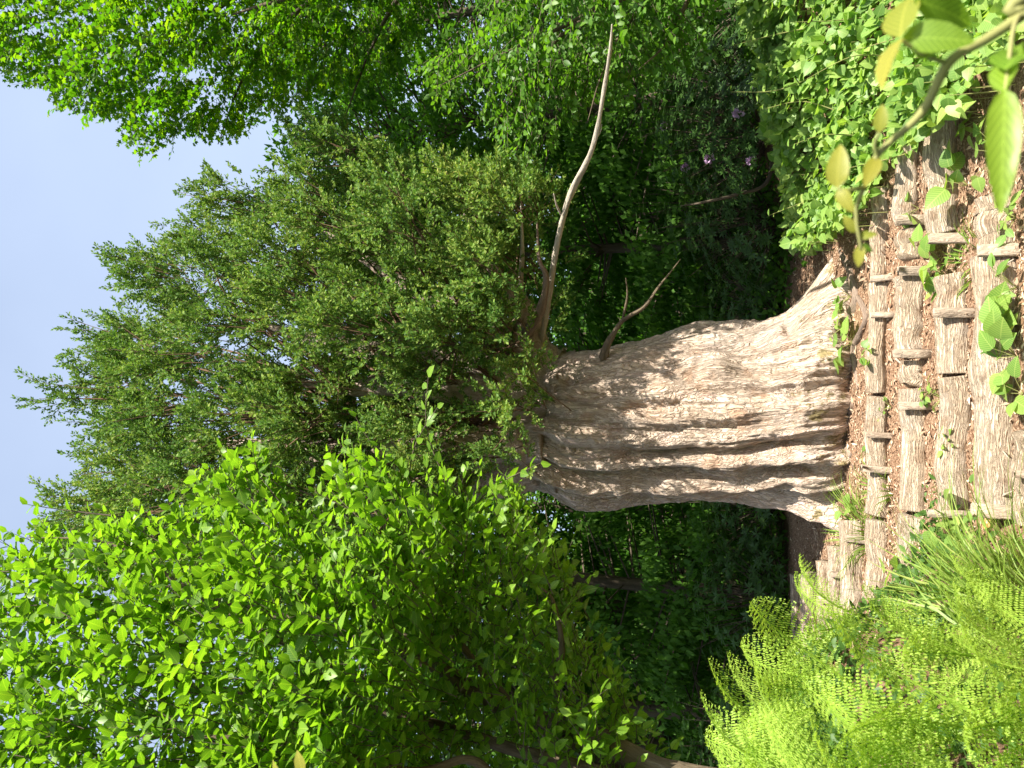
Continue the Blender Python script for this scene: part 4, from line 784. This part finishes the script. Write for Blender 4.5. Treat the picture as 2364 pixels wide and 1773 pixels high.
for x, y, sz_, n_ in ((-1.75, 3.6, 1.0, 6), (-2.25, 3.9, 1.05, 6), (-1.6, 4.25, .85, 5), (-2.05, 4.7, .95, 6), (-2.7, 4.3, 1.05, 6), (-1.35, 3.3, .85, 6), (-1.72, 3.0, .9, 6), (-1.3, 2.8, .7, 5), (-1.5, 2.45, .75, 6), (-1.12, 3.7, .62, 5), (-1.15, 4.3, .6, 5), (-2.3, 3.2, .95, 6), (-1.95, 2.65, .85, 5), (-1.02, 2.6, .5, 5), (-1.45, 5.0, .7, 5), (-1.25, 3.15, .8, 6), (-1.42, 3.0, .8, 5), (-1.2, 3.55, .75, 5), (-1.3, 4.0, .75, 5), (-1.55, 2.75, .85, 6), (-1.1, 3.0, .65, 5), (-1.0, 3.35, .55, 5), (-1.15, 2.45, .65, 5), (-.95, 2.9, .5, 5)):
    fern(0, 0, sz_, n_, FG if x < -1.5 else 'light green fern with arching feathery fronds on the steep side of the bank', P=(x, y, float(G(x, y))))
fern(2230, 1430, .5, 6, 'small fern standing apart from the others at the foot of the slope', (.2, 0))
# ------------------------------------------------------------------ grass
def tuft(px, py, n, size, label, spread=.16, lean=(.0, 0.0)):
    P = ground_hit(px * S, py * S, 0); root = thing('grass_tuft', P, label, 'grass', 'grass tufts'); k = 7; t = np.linspace(0, 1, k)
    a = rng.random(n) * 6.283; el = rng.uniform(.7, 2.6, n); L = size * 1.15 * rng.uniform(.5, 1.1, n); d = unit(np.stack([np.cos(a) + lean[0], np.sin(a) + lean[1], el], -1))
    b = P + np.stack([np.cos(a), np.sin(a), 0 * a], -1) * (spread * np.sqrt(rng.random(n)))[:, None]; b[:, 2] = G(b[:, 0], b[:, 1]) - .02
    c = b[:, None] + d[:, None] * (t * L[:, None])[..., None]; out = np.stack([np.cos(a), np.sin(a), -1.0 + 0 * a], -1)
    c = c + out[:, None] * (.42 * L[:, None] * t ** 2.3 * rng.uniform(.4, 1.2, n)[:, None])[..., None]
    sd_ = unit(np.cross(d, np.array([0, 0, 1.]) + .5 * rng.normal(size=(n, 3)))); wd = .0062 * (1 - t ** 1.5) * rng.uniform(.7, 1.4, n)[:, None] + .0004
    V = np.stack([c - sd_[:, None] * wd[..., None], c + sd_[:, None] * wd[..., None]], 2).reshape(-1, 3)
    f1 = []
    for i_ in range(k - 1): a_ = 2 * i_; f1 += [(a_, a_ + 1, a_ + 3), (a_, a_ + 3, a_ + 2)]
    F = (np.array(f1)[None] + (np.arange(n) * 2 * k)[:, None, None]).reshape(-1, 3)
    o = obj('blades', V, F, M['grass'], root); o['kind'] = 'stuff'
tuft(2080, 1290, 330, .62, 'large tuft of long arching grass in front of the log stack', .2, (.15, -.1))
tuft(2150, 1350, 230, .5, 'bushy grass tuft between the ferns and the slope', .2)
tuft(2060, 1370, 160, .5, 'grass tuft at the edge of the ferns', .16)
tuft(2170, 1250, 130, .3, 'short grass tuft below the long one', .2)
tuft(1800, 1030, 120, .25, 'thin dry grass by the last root of the trunk', .22)
tuft(1860, 1150, 160, .35, 'loose grass hanging over the log stack', .25, (.2, 0))
tuft(1905, 1060, 90, .25, 'sparse grass over the gap below the long straight log', .2)
tuft(2100, 560, 120, .16, 'yellowish moss grass on the tread beside the big bright seedling', .18)
# low herbs on the fern bank and the foot of the slope
n = 17000; x = rng.uniform(-2.9, -.45, n); y = rng.uniform(1.5, 6.6, n); kp = rng.random(n) < smooth((-.75 - x) / .5 + .35 * fbm(np.stack([x, y, 0 * x], -1) * 1.5, 2)); x, y = x[kp], y[kp]; n = len(x)
P = np.stack([x, y, G(x, y) + rng.uniform(.01, .16, n)], -1)
v, f, u = scatter(LEAF_MID, P, unit(rnd3(n) + np.array([0, -.2, .3])), unit(np.array([0, -.3, .9]) + .5 * rng.normal(size=(n, 3))), rng.uniform(.03, .08, n))
tag(obj('ground_cover', v, f, M['herb'], None, uv=u), 'small green herbs carpeting the ground under the ferns', 'ground cover', kind='stuff')

# ------------------------------------------------------------------ the vine shoot close to the camera
V0 = [(2212, 30, .95), (2130, 85, .95), (2050, 135, .95), (1990, 245, .96), (1900, 330, .97), (1868, 400, .98), (1850, 460, .99), (1860, 540, 1.0)]
root3 = np.array([.95, .85, float(G(.95, .85))])
nv = thing('near_vine', root3, 'out of focus hairy vine shoot with broad toothed leaves arching over the steps', 'vine')
pts = [root3, np.array([.9, .86, .6]), a2(2420, -130, .94)] + [a2(*p) for p in V0]
v, f, a = tube(pts, (.008, .0075, .007, .006, .0055, .005, .0045, .0035, .003, .0025, .0015), 8, 90, .1); obj('stem', v, f, M['green_stem'], nv)
for p in ([(2045, 137, .95), (1990, 115, .93), (1945, 85, .92)], [(1895, 335, .97), (1890, 310, .96), (1900, 285, .95)], [(1865, 405, .98), (1825, 412, .97), (1808, 405, .97)], [(2205, 30, .95), (2190, 60, .93), (2180, 130, .92), (2170, 210, .9)]):
    v, f, a = tube([a2(*q) for q in p], (.003, .0025, .002), 6, 14); obj('petiole', v, f, M['green_stem'], nv)
NEAR = leaf_tpl(.52, .25, .25, (0, .08, .2, .34, .48, .62, .75, .87, .95, 1), (.1, .55, .88, 1, .98, .88, .7, .45, .2, 0), .05)
nm = {c: mesh('leaf', NEAR[0], NEAR[1], uv=NEAR[2], mats=(M[c],)) for c in ('near', 'yellow')}
def near_leaf(b, t, nrm, c='near', wide=1.0):
    B, T = a2(*b), a2(*t); L = float(np.linalg.norm(T - B)); o_ = put('leaf', nm[c], nv, frames((T - B)[None], np.array([nrm], float))[0], B, L); o_.scale.x *= wide
near_leaf((1945, 85, .92), (1885, 172, .90), (-.2, -.5, .85), 'yellow')
near_leaf((1945, 80, .92), (1950, -30, .95), (-.6, -.6, .3), 'yellow')
near_leaf((1950, 82, .93), (2100, 75, .90), (.1, -.85, .4))
near_leaf((1975, 0, .93), (2120, 40, .95), (.2, -.6, .7))
near_leaf((1900, 285, .95), (1905, 225, .94), (.3, -.9, .2), 'yellow')
near_leaf((1895, 340, .97), (1870, 395, .96), (-.5, -.8, .3), 'yellow')
near_leaf((1808, 405, .97), (1812, 310, .96), (-.4, -.9, .3), 'yellow')
near_leaf((1812, 408, .97), (1838, 455, .96), (-.5, -.8, .1), 'yellow')
near_leaf((2170, 200, .9), (2180, 60, .95), (.6, -.6, .75), 'near', .6)
near_leaf((2170, 195, .9), (2165, 430, .86), (.5, -.8, .2), 'near', .48)
near_leaf((2172, 150, .9), (2230, 60, .95), (.3, -.8, .5), 'near')
near_leaf((1852, 500, 1.0), (1822, 470, .99), (-.3, -.8, .3), 'yellow')
near_leaf((1856, 510, 1.0), (1892, 505, .99), (-.1, -.7, .6), 'yellow')
near_leaf((1860, 530, 1.0), (1852, 575, 1.0), (-.3, -.8, .3), 'yellow')
near_leaf((1858, 528, 1.0), (1885, 545, 1.0), (-.2, -.8, .4), 'near')
near_leaf((1990, 130, .93), (2040, 60, .96), (.2, -.9, .3), 'near')
